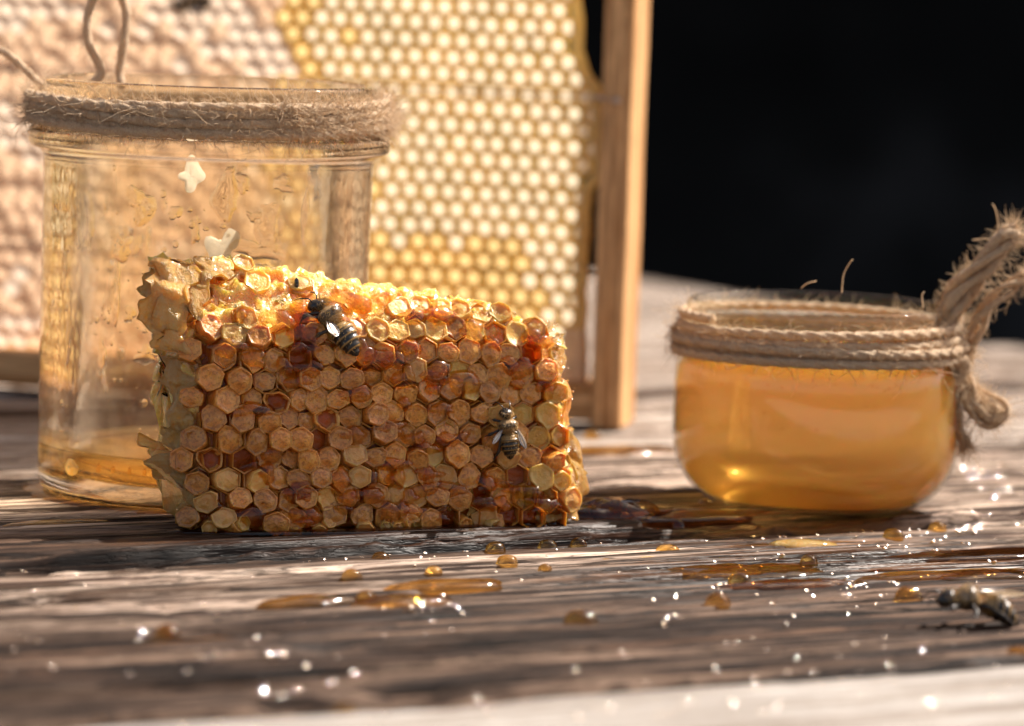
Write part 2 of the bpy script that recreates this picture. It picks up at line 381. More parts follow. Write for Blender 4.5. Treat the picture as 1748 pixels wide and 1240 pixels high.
def mat_simple(name, c, rough=.5, metal=0., coat=0., attr=False, sheen=0.):
    m, nt, out = new_mat(name); k = dict(Base_Color=c, Roughness=rough, Metallic=metal, Coat_Weight=coat, Sheen_Weight=sheen)
    if attr:
        at = nt.nodes.new('ShaderNodeAttribute'); at.attribute_name = 'col'; n = noise(nt, coords(nt), 30., 3)
        k['Base_Color'] = mixc(nt, .5, at.outputs['Color'], ramp(nt, n, [(.3, (.6, .6, .6)), (.7, (1.2, 1.2, 1.2))]), 'MULTIPLY')
        k['Normal'] = bump(nt, n, .01, .6)
    princ(nt, out, **k); return m
M['bee'] = mat_simple('bee_body', None or (.1, .1, .1), .32, 0, .3, attr=True)
M['bee_eye'] = mat_simple('bee_eye', (.008, .006, .005), .12, 0, 1.)
M['bee_fur'] = mat_trans('bee_fur', (.62, .40, .15), .4)
M['wire'] = mat_simple('frame_wire', (.55, .45, .38), .3, 1.)
m, nt, out = new_mat('bee_wing'); gl = nd(nt, 'ShaderNodeBsdfGlossy', i_Roughness=.22); gl.inputs[0].default_value = (.9, .85, .8, 1)
t = nd(nt, 'ShaderNodeBsdfTransparent'); t.inputs[0].default_value = (.95, .85, .7, 1); tl = nd(nt, 'ShaderNodeBsdfTranslucent'); tl.inputs[0].default_value = (.85, .75, .62, 1)
a = noise(nt, coords(nt, (1, 1, 1)), 14., 3, .5, 1.0)
mx = nt.nodes.new('ShaderNodeMixShader'); mx.inputs[0].default_value = .45; m2 = nt.nodes.new('ShaderNodeMixShader')
nt.links.new(ramp(nt, a, [(.4, (.55, .55, .55)), (.55, (.9, .9, .9))]), m2.inputs[0])
nt.links.new(gl.outputs[0], mx.inputs[1]); nt.links.new(tl.outputs[0], mx.inputs[2])
nt.links.new(t.outputs[0], m2.inputs[1]); nt.links.new(mx.outputs[0], m2.inputs[2]); nt.links.new(m2.outputs[0], out.inputs[0]); M['wing'] = m
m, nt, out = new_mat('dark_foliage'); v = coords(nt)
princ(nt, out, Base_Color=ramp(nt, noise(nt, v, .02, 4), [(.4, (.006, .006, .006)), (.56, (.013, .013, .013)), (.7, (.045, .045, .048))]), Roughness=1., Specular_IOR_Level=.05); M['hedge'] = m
M['ground'] = mat_simple('shaded_soil', (.05, .04, .03), .95)  # plain dark soil colour

# ------------------------------------------------------------------ ground and dark background
V, F = box_vf(-2500, 2500, -600, 3000, -78, -76)
link('ground', mesh_data('ground', V, F, M['ground'], False))['kind'] = 'structure'
nx, nz = 90, 30
X, Z = np.meshgrid(np.linspace(-700, 900, nx), np.linspace(-76, 210, nz), indexing='ij')
Y = 520 + 18 * fbm(X * .02, Z * .02, seed=3)
V1 = np.stack([X, Y, Z], -1).reshape(-1, 3); V2 = V1 + np.array([0, 90, 0]); V2[:, 1] = 610
F1 = grid_faces(nx, nz); MBh = MB(); MBh.add(V1, F1); MBh.add(V2, F1[:, ::-1])
top = np.array([[i * nz + nz - 1, (i + 1) * nz + nz - 1] for i in range(nx - 1)])
MBh.F.append(np.stack([top[:, 0], top[:, 0] + nx * nz, top[:, 1] + nx * nz, top[:, 1]], -1))
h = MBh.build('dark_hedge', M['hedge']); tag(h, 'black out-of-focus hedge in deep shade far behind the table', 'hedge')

# ------------------------------------------------------------------ the table: planks run to the right and away
BA = R(30.0)
U = np.array([math.cos(BA), math.sin(BA)]); N_ = np.array([-math.sin(BA), math.cos(BA)])
def uv(p): return p[0] * U[0] + p[1] * U[1], p[0] * N_[0] + p[1] * N_[1]
table = empty('wooden_table', (0, 0, 0), BA, label='weathered grey plank table sticky with spilt honey under jars and comb', cat='table')
UEND = 86.0
BOARDS = [  # v0, v1, z, material, fine, groove depth, seed
    (34.5, 49.5, -.28, 'plank_front', .4, .02, 1), (49.8, 64.35, -.26, 'plank_front', .16, .03, 2),
    (64.9, 80.0, -.26, 'plank', .055, .26, 3), (80.55, 92.5, 0.0, 'plank', .055, .17, 4),
    (92.9, 104.3, -.08, 'plank_far', .10, .12, 5), (104.7, 115.6, -.10, 'plank_far', .14, .12, 6),
    (116.8, 128.4, .0, 'plank_far', .25, .05, 7), (128.7, 140.5, .02, 'plank_far', .3, .05, 8), (140.8, 153, 0, 'plank_far', .4, .05, 9)]
def board_h(u, v, b):
    v0, v1, z, _, _, gd, sd = b
    w1 = fbm(u * .035, v * .35, seed=sd * 9, o=2) * .5
    g1 = 1 - np.abs(vnoise(u * .045 + 3, (v + w1) * 2.1, seed=sd))
    g2 = 1 - np.abs(vnoise(u * .07 + 7, (v + w1) * 4.1, seed=sd + 40))
    g3 = vnoise(u * .2, v * 13., seed=sd + 70)
    amp = .45 + .55 * smooth(-.3, .4, vnoise(u * .05, v * .5, seed=sd + 11))
    hh = -gd * amp * (1.5 * smooth(.80, .95, g1) + 1.0 * smooth(.76, .93, g2)) + gd * .12 * g3
    hh = hh + .035 * fbm(u * .06, v * .3, seed=sd + 5, o=3) * (gd / .08)
    e0 = v - v0; e1 = v1 - v
    chip = .16 + .10 * vnoise(u * .5, 0.3, seed=sd + 90) + .07 * vnoise(u * 2.1, .8, seed=sd + 91)
    chip = np.maximum(chip, .05)
    hh = hh - .34 * (1 - smooth(0, chip * 2.6, e0)) ** 2 - .34 * (1 - smooth(0, chip * 2.6, e1)) ** 2
    return z + hh
def wet_mask(u, v):
    X = u * U[0] + v * N_[0]; Yy = u * U[1] + v * N_[1]
    n = fbm(u * .25, v * .7, seed=55, o=4)
    def blob(px, py, ru, rv):
        p = gp(px, py); pu, pv = uv(p); return np.exp(-(((u - pu) / ru) ** 2 + ((v - pv) / rv) ** 2))
    w = blob(1560, 960, 9, 2.6) + blob(1300, 945, 6, 2) + 1.3 * blob(1280, 875, 6, 2.2) + 1.5 * blob(620, 900, 7, 2.2) + 1.2 * blob(1080, 880, 4, 2) + .35 * blob(700, 1040, 6, 2)  # honey-soaked patches; the one at the comb also paints its shade
    return np.clip(w * 1.3 + n * .9 - .35, 0, 1)
for k, b in enumerate(BOARDS):
    v0, v1, z, mn, dv, gd, sd = b
    us = [-30.0]
    while us[-1] < UEND:
        us.append(us[-1] + (.22 if (k in (2, 3) and 26 < us[-1] < 66) else (.5 if k in (1, 4, 5) and 20 < us[-1] < 80 else 1.6)))
    us = np.array(us); us[-1] = UEND + random.uniform(-.5, .5)
    vs = np.concatenate([[v0], np.linspace(v0 + .02, v1 - .02, int((v1 - v0) / dv)), [v1]])
    Ug, Vg = np.meshgrid(us, vs, indexing='ij')
    # ragged plank edges
    e0 = .10 * vnoise(us * .6, .2, seed=sd + 31) + .06 * vnoise(us * 2.3, .2, seed=sd + 32)
    Vn = Vg + e0[:, None] * np.clip(1 - (Vg - v0) / .8, 0, 1) + e0[::-1][:, None] * np.clip(1 - (v1 - Vg) / .8, 0, 1)
    H = board_h(Ug, Vg, b)
    top = np.stack([Ug, Vn, H], -1)
    nu, nv = len(us), len(vs)
    bot = np.array([top[:, 0], top[:, -1]]); bot = bot.copy(); bot[:, :, 2] = -2.6
    V = np.vstack([top.reshape(-1, 3), bot[0], bot[1]])
    F = grid_faces(nu, nv); i = np.arange(nu - 1); b0 = nu * nv; b1 = b0 + nu
    Fs = [F, np.stack([i * nv, b0 + i, b0 + i + 1, (i + 1) * nv], -1), np.stack([i * nv + nv - 1, (i + 1) * nv + nv - 1, b1 + i + 1, b1 + i], -1),
          np.stack([b0 + i, b1 + i, b1 + i + 1, b0 + i + 1], -1)]
    j = np.arange(nv - 1); e = (nu - 1) * nv
    Fl = np.vstack(Fs).tolist() + [[e + q for q in range(nv)] + [b1 + nu - 1, b0 + nu - 1]]
    wm = wet_mask(V[:, 0], V[:, 1])
    dk = np.zeros(len(V))
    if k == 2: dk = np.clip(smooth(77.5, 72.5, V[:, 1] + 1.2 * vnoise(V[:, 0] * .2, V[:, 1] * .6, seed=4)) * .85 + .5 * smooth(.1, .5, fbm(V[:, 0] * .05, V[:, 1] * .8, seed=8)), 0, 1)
    if k == 3: dk = np.clip(smooth(84.5, 82.5, V[:, 1]) * smooth(58, 48, V[:, 0]) * .95, 0, 1)  # painted shade on the board top in front of the comb
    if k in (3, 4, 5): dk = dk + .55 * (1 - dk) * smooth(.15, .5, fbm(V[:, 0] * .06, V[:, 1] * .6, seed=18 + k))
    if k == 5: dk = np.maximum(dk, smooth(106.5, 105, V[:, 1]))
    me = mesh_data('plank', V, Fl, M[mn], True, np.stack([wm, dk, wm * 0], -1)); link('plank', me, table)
# legs and apron hold it up, out of the picture
for (u, v) in ((-24, 45), (-24, 145), (78, 45), (78, 145)):
    V, F = box_vf(u - 4, u + 4, v - 4, v + 4, -76, -2.62); link('leg', mesh_data('leg', V, F, M['plank'], False), table)
for u in (-20, 74):
    V, F = box_vf(u - 2, u + 2, 49.2, 140.8, -10, -2.62); link('crossbeam', mesh_data('crossbeam', V, F, M['plank'], False), table)

# ------------------------------------------------------------------ hive frame with its comb
FY = R(-13.0)
fp = gp(1020, 722)
frame = empty('hive_frame', fp, FY, label='wooden hive frame of golden comb standing upright behind the jar', cat='hive frame')
FW = 42.0; FH = 23.0                                # local: x to the right, post spans 0..0.8; comb goes to -x
FM = Matrix.Translation(fp) @ Matrix.Rotation(FY, 4, 'Z'); FMi = FM.inverted()
def bevel_box(x0, x1, y0, y1, z0, z1, bv=.06, nz=24, seed=0):
    o = [(x0 + bv, y0), (x1 - bv, y0), (x1, y0 + bv), (x1, y1 - bv), (x1 - bv, y1), (x0 + bv, y1), (x0, y1 - bv), (x0, y0 + bv)]
    long_x = (x1 - x0) > (z1 - z0)
    if long_x:
        o = [(y0 + bv, z0), (y1 - bv, z0), (y1, z0 + bv), (y1, z1 - bv), (y1 - bv, z1), (y0 + bv, z1), (y0, z1 - bv), (y0, z0 + bv)]
        t = np.linspace(x0, x1, nz); V = np.array([[(x, a, c) for (a, c) in o] for x in t]).reshape(-1, 3)
    else:
        t = np.linspace(z0, z1, nz); V = np.array([[(a, c, z) for (a, c) in o] for z in t]).reshape(-1, 3)
    V = V + .02 * np.stack([fbm(V[:, 0], V[:, 1], V[:, 2] * .5, 2, seed + q) for q in (1, 2, 3)], -1)
    F = grid_faces(nz, 8, wrap_v=True).tolist() + [list(range(8))[::-1], [(nz - 1) * 8 + q for q in range(8)]]
    return V, F
def mk(name, vf, mat, parent, sm=False): return link(name, mesh_data(name, vf[0], vf[1], mat, sm), parent)
frame_pole_mat = M['frame_wood']
# grain of the upright posts runs vertically: same wood with the axes turned
m2 = mat_wood('frame_wood_upright', (.92, .58, .29), (.72, .39, .17), (.7, .6, .5), rough=.6, crackiness=.15)
for n in m2.node_tree.nodes:
    if n.type == 'MAPPING':
        s = n.inputs['Scale'].default_value; n.inputs['Scale'].default_value = (s[1], s[2], s[0])
mk('side_bar', bevel_box(0, .8, -1.0, 1.0, 0, FH, seed=1), m2, frame)
mk('side_bar', bevel_box(-FW - .8, -FW, -1.0, 1.0, 0, FH, seed=2), m2, frame)
mk('bottom_bar', bevel_box(-FW + .01, -.01, -.8, .9, .12, 1.1, seed=3), M['frame_wood'], frame)
mk('top_bar', bevel_box(-FW - 2.5, 3.3, -1.1, 1.1, FH + .003, FH + 1.6, seed=4), M['frame_wood'], frame)
def f_local(px, py):                                   # picture point to the frame's own plane y=0
    d = ray(px, py); o = FMi @ CAM; dl = FMi.to_3x3() @ d; t = -o.y / dl.y; q = o + dl * t; return q.x, q.z
for py in (167, 470):
    x, z = f_local(1033, py)
    P = np.array([(-FW, 0.0, z + .2), (-20, 0.0, z + .1), (-1.2, -.3, z + .02), (-.25, -.9, z), (.02, -1.03, z), (.2, -1.03, z - .02), (.42, -1.03, z - .03)]) if py == 167 else np.array([(-FW, 0, z), (0, 0, z)])
    V, F = tube(spline(P, 8), .035, 6); link('wire', mesh_data('wire', V, fix_tris(F), M['wire']), frame)
x, z = f_local(1093, 171)
V, F = lathe(smooth_prof([(0.001, .09), (.08, .07), (.12, 0), (.12, -.03)], 3), 12); V = V[:, [0, 2, 1]] * [1, -1, 1] + [.42, -1.02, z - .02]
link('nail_head', mesh_data('nail_head', V, F, M['wire']), frame)
edge_px = [(992, -60), (997, 40), (998, 90), (1008, 130), (1034, 158), (1034, 300), (1014, 318), (1008, 400), (1004, 480), (1002, 560), (1003, 640)]
edge = np.array([f_local(*p) for p in edge_px])
def right_edge(z): return np.interp(-z, -edge[:, 1], edge[:, 0])
zb = 1.13
# comb sheet (the foundation seen between the cells) as a thin solid
zs = np.linspace(zb, FH, 90); xr = np.where(zs > edge[0, 1], edge[0, 0], right_edge(zs)) + .05 * vnoise(zs * 3, 0, seed=5)
xs_n = 30; pts = []
for s in (.10, .22):
    for z, x1 in zip(zs, xr): pts += [(x, s, z) for x in np.linspace(-FW + .3, x1, xs_n)]
V = np.array(pts); nz_ = len(zs); F = grid_faces(nz_, xs_n); Fb = F[:, ::-1] + nz_ * xs_n
# hexagonal cells
PITCH = .525
def hexring(r, y, k=6, ph=R(30)): return [(r * math.cos(ph + q * 2 * math.pi / k), y, r * math.sin(ph + q * 2 * math.pi / k)) for q in range(k)]
def cell_mesh(name, wall, floor, depth=.55, lip=.052, fl=.0):
    ro = PITCH / math.sqrt(3) * 1.0; ri = ro - lip * 1.15
    V = hexring(ro, 0) + hexring(ro, -depth) + hexring(ri, -depth - .01) + hexring(ri, -fl) + [(0, -fl + .04, 0)]
    F = []
    for q in range(6):
        p = (q + 1) % 6
        F += [(q, p, 6 + p, 6 + q), (6 + q, 6 + p, 12 + p, 12 + q), (12 + q, 12 + p, 18 + p, 18 + q), (18 + q, 18 + p, 24)]
    me = mesh_data(name, V, F, wall, False); me.materials.append(floor)
    for pl in me.polygons:
        if len(pl.vertices) == 3: pl.material_index = 1
    return me
def cap_mesh(name, mat, rise, seed):
    ro = PITCH / math.sqrt(3); V = hexring(ro, 0) + hexring(ro * 1.0, -.07) + hexring(ro * .88, -.085 - rise * .3) + hexring(ro * .45, -.09 - rise * .7) + [(0, -.09 - rise * .8, 0)]
    V = np.array(V) + .018 * np.random.default_rng(seed).standard_normal((25, 3)); F = []
    for q in range(6):
        p = (q + 1) % 6
        for r_ in (0, 6, 12): F.append((r_ + q, r_ + p, r_ + 6 + p, r_ + 6 + q))
        F.append((18 + q, 18 + p, 24))
    return mesh_data(name, V, F, mat, True)
open_m = cell_mesh('cell', M['cell_wall'], M['cell_floor'], fl=.02, lip=.08, depth=.22)
amber_m = cell_mesh('cell', M['cell_wall_amber'], M['cell_amber'], fl=.03, lip=.085, depth=.22)
caps = [cap_mesh('capped_cell', M['cap_white'], .10, 1), cap_mesh('capped_cell', M['cap_tan'], .06, 2), cap_mesh('capped_cell', M['cap_white'], .03, 3), cap_mesh('capped_cell', M['cap_tan'], -.12, 4)]
cells = []
zrow = zb + .3; r_i = 0
while zrow < FH - .1:
    x = -.15 - (PITCH / 2 if r_i % 2 else 0)
    while x > -FW + .5:
        if x < (edge[0, 0] if zrow > edge[0, 1] else right_edge(zrow)) - .22: cells.append((x, zrow))
        x -= PITCH
    zrow += PITCH * .866; r_i += 1
def to_px(x, z):
    wv = FM @ Vector((x, 0, z)); c = CROT.to_3x3().inverted() @ (wv - CAM); return 874 + FPX * c.x / -c.z, 620 - FPX * c.y / -c.z
singles, rest = [], {}
items = []
for (x, z) in cells:
    px, py = to_px(x, z)
    bound = 470 + 22 * math.sin(py * .021) + 16 * math.sin(py * .05 + 2) - (max(0, py - 330) * .25)
    if px < bound: typ = (2 + 2 * random.randint(0, 1)) if vnoise(x * .55, z * .55, seed=44) + random.uniform(-.35, .35) > 0 else 3 + 2 * random.randint(0, 1)
    elif 930 < px + random.uniform(-20, 20) and py > 560: typ = 0
    else:
        low = 395 + .12 * (px - 700) + random.uniform(-30, 30)
        if px > 900: low = 470 + (px - 900) * 1.4 + random.uniform(-25, 25)
        mid = 640 + 40 * math.sin(py * .02)
        top_amber = px < 560 + random.uniform(-50, 50) + (py - 60) * .2 and py < 330
        typ = 1 if (py > low or (top_amber and random.random() < .85)) else 0
    vis = -20 < px < 1050 and -20 < py < 720
    hid = (60 < px < 640 and 240 < py) or (250 < px < 960 and py > 540)
    items.append((0 if vis and not hid else (1 if vis else 2), -px, x, z, typ))
items.sort(key=lambda q: (q[0], q[1]))
meshes = [open_m, amber_m] + caps
for n_, it in enumerate(items):
    x, z, typ = it[2], it[3], it[4]
    if n_ < 300:
        o = link('cell' if typ < 2 else 'capped_cell', meshes[typ], frame, (x + random.uniform(-.02, .02), 0.098 + random.uniform(-.02, 0), z + random.uniform(-.02, .02)), (0, random.uniform(-.06, .06), 0))
        s = random.uniform(1.0, 1.03); o.scale = (s, random.uniform(.85, 1.15), s)
    else: rest.setdefault(typ, []).append((x, .098, z))
for typ, L in rest.items():
    src = meshes[typ]; vv = np.array([v.co[:] for v in src.vertices]); mb = MB(); mi = []
    for (x, y, z) in L:
        s = random.uniform(1.0, 1.03)
        q = [p.vertices[:] for p in src.polygons]
        mb.add(vv * [s, random.uniform(.85, 1.15), s] + [x, y, z], [list(a) + [a[-1]] if len(a) == 3 else list(a) for a in q]); mi += [p.material_index for p in src.polygons]
    me = mb.data('cells', src.materials[0], typ >= 2)
    if len(src.materials) > 1: me.materials.append(src.materials[1])
    me.polygons.foreach_set('material_index', mi)
    o = link('comb_cells', me, frame); o['kind'] = 'stuff'
ez = np.linspace(zb, FH, 120); ex = np.where(ez > edge[0, 1], edge[0, 0], right_edge(ez)) - .17 + .04 * vnoise(ez * 2.3, 0, seed=5)
V, F = tube(np.stack([ex, -.05 + .04 * vnoise(ez * 1.7, 2, seed=6), ez], -1), .17, 10); V[:, 1] = (V[:, 1] + .05) * 1.3 - .05
link('comb_edge', mesh_data('comb_edge', V, fix_tris(F), M['edge_wax']), frame)
# bare pale wax strip along the right-bottom edge
zs2 = np.linspace(zb, f_local(985, 560)[1], 14); mb = MB()
P = []
for s in (-.35, .08):
    for z in zs2: P += [(right_edge(z) - q, s - .06 * vnoise(z * 2, q * 3, seed=3), z) for q in np.linspace(.0, .55 + .5 * (1 - (z - zb) / (zs2[-1] - zb)), 6)]
P = np.array(P); F = grid_faces(14, 6); n1 = 14 * 6
i = np.arange(13)
F = np.vstack([F, F[:, ::-1] + n1, np.stack([i * 6, i * 6 + n1, (i + 1) * 6 + n1, (i + 1) * 6], -1), np.stack([i * 6 + 5, (i + 1) * 6 + 5, (i + 1) * 6 + 5 + n1, i * 6 + 5 + n1], -1)])
link('wax_strip', mesh_data('wax_strip', P, F, M['wax_strip']), frame)

# ------------------------------------------------------------------ twine
def fibres(P, n, length, spread, rad=.0095, seed=0, along=.5, segs=6, up=0.0, clump=None):
    """loose fibres standing off a path of points P (with rope radius spread)"""
    r = np.random.default_rng(seed); mb = MB(); P = np.asarray(P); T = np.gradient(P, axis=0); T /= np.linalg.norm(T, axis=1)[:, None] + 1e-9
    for _ in range(n):
        i = r.integers(0, len(P)) if clump is None else min(len(P) - 1, int(len(P) * clump(r)))
        d = r.standard_normal(3); d -= T[i] * d.dot(T[i]); d /= np.linalg.norm(d) + 1e-9
        p = P[i] + d * spread * .8; v = d * (1 - along) + T[i] * along * r.choice([-1, 1]) + .3 * r.standard_normal(3) + np.array([0, 0, up])
        v /= np.linalg.norm(v); L = length * r.uniform(.35, 1.0) * (1.8 if r.random() < .08 else 1); Q = [p]; curl = r.standard_normal(3) * .22
        for s in range(segs):
            v = v + curl * .55 + .20 * r.standard_normal(3); v /= np.linalg.norm(v); Q.append(Q[-1] + v * L / segs)
        V, F = tube(Q, np.linspace(rad, rad * .45, segs + 1) * r.uniform(.6, 1.15), 3, cap=False); mb.add(V, F)
    return mb
def coil(R0, z0, z1, turns, rr, seed, n_per=420, squash=None, slope=0.0):
    n = int(turns * n_per); t = np.linspace(0, turns, n); th = t * 2 * np.pi
    k = t / turns
    # alternate passes so that turns cross here and there
    zz = z0 + (z1 - z0) * (np.floor(t) + smooth(.0, 1.0, t % 1)) / turns
    zz = zz + .19 * vnoise(t * 1.9, 0.5, seed=seed) + .05 * vnoise(t * 7, .5, seed=seed + 1)
    rad = R0 + rr * .9 + .06 * vnoise(t * 3.1, .1, seed=seed + 2) + .10 * smooth(.2, .7, vnoise(t * .9, .4, seed=seed + 3))
    return np.stack([rad * np.cos(th), rad * np.sin(th), zz + slope * np.cos(th)], -1)
def rope(P, rr, name, parent, lobes=3, twist=5.0, amp=.17, sides=18):
    V, F = tube(P, rr, sides, lobes, twist, amp); return link(name, mesh_data(name, V, fix_tris(F), M['twine']), parent)

# ------------------------------------------------------------------ large straight jar
J1 = gp(341, 840); J1.z = .02
jar1 = empty('glass_jar', J1, R(0), label='tall straight clear glass jar, nearly empty, with honey smears inside', cat='jar')
prof = [(.01, .14), (1.6, .11), (2.9, .05), (3.45, .0), (3.66, .12), (3.73, .45), (3.74, 2.), (3.74, 5), (3.75, 7.2), (3.76, 7.6), (3.83, 7.78), (4.02, 7.86), (4.10, 7.92), (4.12, 8.0),
        (4.12, 8.16), (4.08, 8.24), (3.98, 8.28), (3.82, 8.31), (3.78, 8.4), (3.78, 8.9), (3.79, 9.25), (3.76, 9.37), (3.66, 9.43), (3.55, 9.39), (3.5, 9.26), (3.46, 8.9), (3.40, 8.3), (3.34, 7.7), (3.31, 5), (3.30, 2), (3.27, .9), (3.12, .5), (2.7, .37), (1.5, .33), (.01, .31)]
pr = smooth_prof(prof, 3)
def wob(P, th): return .012 * np.sin(3 * th + P[:, 1][:, None] * .8) + .008 * np.sin(7 * th + 1 + P[:, 1][:, None])
V, F = lathe(pr, 160, wob)
link('jar_body', mesh_data('jar_body', V, F, M['glass']), jar1)
# honey layer at the bottom
hp = [(.01, .335), (2.7, .385), (3.13, .515), (3.285, .85), (3.31, .98), (3.313, 1.10), (3.25, 1.04), (3.1, 1.01), (1.5, 1.0), (.01, 1.0)]
V, F = lathe(smooth_prof(hp, 2), 96)
honey1 = link('honey_layer', mesh_data('honey_layer', V, F, M['honey_pool']), None, J1)
tag(honey1, 'thin layer of golden honey in the bottom of the tall jar', 'honey')
# foot ring of honey round the jar
def puddle(name, c, rx, ry, h, mat, seed, rot=0., n=64, rings=8, irr=.22):
    V = []; 
    for i in range(rings + 1):
        k = i / rings; 
        for j in range(n):
            a = 2 * math.pi * j / n
            rr = 1 + irr * float(fbm(math.cos(a) * 1.6 + seed * 3.1, math.sin(a) * 1.6, seed=seed, o=3)) * 1.5
            x = rx * rr * k * math.cos(a); y = ry * rr * k * math.sin(a)
            V.append((x * math.cos(rot) - y * math.sin(rot), x * math.sin(rot) + y * math.cos(rot), h * math.sqrt(max(0, 1 - k ** 2)) ** .9 * (1 + .2 * float(vnoise(x * 2, y * 2, seed=seed)))))
    F = grid_faces(rings + 1, n, wrap_v=True)
    base = [(v[0], v[1], -.08) for v in V[-n:]]
    F2 = grid_faces(2, n, wrap_v=True) + rings * n
    V = V + base; Fl = F.tolist()[n:] if False else F.tolist()
    Fl += F2.tolist() + [[(rings + 1) * n + j for j in range(n)][::-1]]
    return link(name, mesh_data(name, V, Fl, mat), None, c)
foot = puddle('honey_spill', Vector((J1.x, J1.y, .0)), 3.92, 3.92, .10, M['honey_film'], 3, irr=.06)
tag(foot, 'thin yellow ring of spilt honey round the foot of the tall jar', 'honey')
# smears and drips on the inside of the glass
def wall_patch(mb, th, z, wth, hgt, thick, Rw, seed, inward=True, nn=30, irr=.6):
    k = np.linspace(0, 1, 6); a = np.linspace(0, 2 * np.pi, nn, endpoint=False)
    rr = 1 + irr * fbm(np.cos(a) * 1.1 + seed, np.sin(a) * 1.1, seed=seed, o=2) * 1.3
    K, A = np.meshgrid(k, a, indexing='ij'); RR = np.broadcast_to(rr, K.shape)
    du = wth * K * RR * np.cos(A) / Rw; dz = hgt * K * RR * np.sin(A); tt = thick * np.sqrt(np.clip(1 - K ** 2.2, 0, 1)) * (1 + .3 * vnoise(K * 3 + seed, A))
    r_ = Rw - tt * (1 if inward else -1)
    V = np.stack([r_ * np.cos(th + du), r_ * np.sin(th + du), z + dz], -1).reshape(-1, 3); F = grid_faces(6, nn, wrap_v=True)
    mb.add(V, F)
def th_of(px):                                           # angle on the near wall of jar 1
    s = (px - 341) / 7.53 / 3.74 / 10; return -math.pi / 2 + math.asin(max(-1, min(1, s)))
def z_of(py, px=341): return (845 + 18 - (py + (341 - px) * .035) + 27 - 18) / 75.3 - .0
sm = MB()
for (px, py, a, b_) in [(425, 325, .22, .26), (300, 375, .14, .16), (460, 435, .45, .24), (540, 380, .10, .75), (555, 480, .1, .3), (230, 360, .3, .4), (190, 500, .12, .55), (165, 620, .1, .45), (215, 545, .14, .2),
                        (400, 355, .3, .5), (500, 330, .28, .2), (280, 470, .2, .4), (130, 400, .16, .5), (110, 560, .1, .9), (100, 470, .07, .5), (445, 380, .2, .12), (200, 430, .25, .3), (250, 610, .3, .2), (340, 400, .1, .35), (480, 390, .3, .4)]:
    wall_patch(sm, th_of(px), z_of(py, px), a, b_, .07, 3.305, int(px + py))
for _ in range(170):
    px = random.uniform(80, 600); py = random.uniform(300, 760); s = random.choice([.018, .025, .035, .05, .075])
    wall_patch(sm, th_of(px), z_of(py, px), s, s * random.uniform(.8, 1.6), s * .8, 3.305, random.randint(0, 999), nn=10, irr=.15)
for _ in range(40):
    th = random.uniform(0, math.pi); s = random.uniform(.03, .3)
    wall_patch(sm, th, random.uniform(1.8, 7.4), s, s * random.uniform(1, 3), .05, 3.305, random.randint(0, 999), nn=14)
o = sm.build('honey_smears', M['smear'], jar1); o['kind'] = 'stuff'
for (px, py, a, b_, lab) in [(327, 312, .27, .36, 'cream wax flake stuck high inside the tall jar, under its lip'), (389, 426, .27, .32, 'cream wax flake stuck inside the tall jar just above the comb')]:
    mb = MB(); wall_patch(mb, th_of(px), z_of(py, px), a, b_, .025, 3.295, int(px) + 3, nn=34, irr=.75); mb.V[0] += np.array(J1)
    tag(mb.build('wax_flake', M['flake']), lab, 'wax flake')
mb = MB(); wall_patch(mb, th_of(139), z_of(806, 139), .22, .17, .06, 3.75, 5, inward=False, nn=22, irr=.3); mb.V[0] += np.array(J1)
tag(mb.build('wax_flake', M['wax_edge']), 'yellow wax flake at the honey line near the foot of the tall jar', 'wax flake')
for i_, px in enumerate((188, 214, 242, 268)):
    mb = MB(); wall_patch(mb, th_of(px), z_of(803 + (px - 188) * .03, px), .055, .1, .06, 3.75, 8 + px, inward=False, nn=14, irr=.1); mb.V[0] += np.array(J1)
    tag(mb.build('honey_bead', M['honey_drop']), ['honey bead low on the tall jar, nearest the yellow wax flake', 'second honey bead from the yellow wax flake on the tall jar', 'third honey bead from the yellow wax flake on the tall jar', 'honey bead low on the tall jar, nearest the comb'][i_], 'honey bead', 'honey beads in a row low on the tall jar')
# twine round its neck
tw1 = empty('twine', J1 + Vector((0, 0, 8.3)), 0, label='fuzzy jute twine wound round the neck of the tall jar', cat='twine')
P1 = coil(3.79, .10, .74, 6.0, .11, 21); P2 = coil(3.95, .12, .66, 4.4, .10, 33)
P1 = np.array(P1); rope(P1, .118 * (1 + .20 * vnoise(np.arange(len(P1)) * .03, 0, seed=2)), 'wrap', tw1)
P2[:, 2] += .16 * np.sin(np.arctan2(P2[:, 1], P2[:, 0]) * 2 + 1.2) * .8; P2[:, 2] = np.maximum(P2[:, 2], .10); rope(P2, .105 * (1 + .2 * vnoise(np.arange(len(P2)) * .02, 3, seed=4)), 'wrap', tw1)
fm = fibres(np.vstack([P1, P2]), 6000, .60, .14, .0095, 5, .5)
a_ = np.arctan2(P1[:, 1], P1[:, 0]); near = P1[(a_ > -1.15) & (a_ < .35)]
f2 = fibres(near, 2600, .6, .15, .0105, 6, .45); f3 = fibres(P1[(a_ > -2.6) & (a_ < -1.0)], 420, .6, .12, .008, 8, .4, up=.5)
for f in (f2, f3): fm.add(np.vstack(f.V), np.vstack(f.F))
o = fm.build('loose_fibres', M['fibre'], tw1); o['kind'] = 'stuff'
def path_px(L, Y, org, k=10):                            # picture points with depth -> local smooth path
    return spline([np.array(pp(a, b, Y + c)) - np.array(org) for (a, b, c) in L], k)
org = J1 + Vector((0, 0, 8.3))
loop = path_px([(120, 160, 1.6), (172, 128, 1.9), (150, 70, 2.1), (152, 20, 2.3), (172, -22, 2.4), (200, -18, 2.4), (216, 25, 2.3), (212, 70, 2.1), (205, 118, 2.0), (208, 150, 1.8)], J1.y, org)
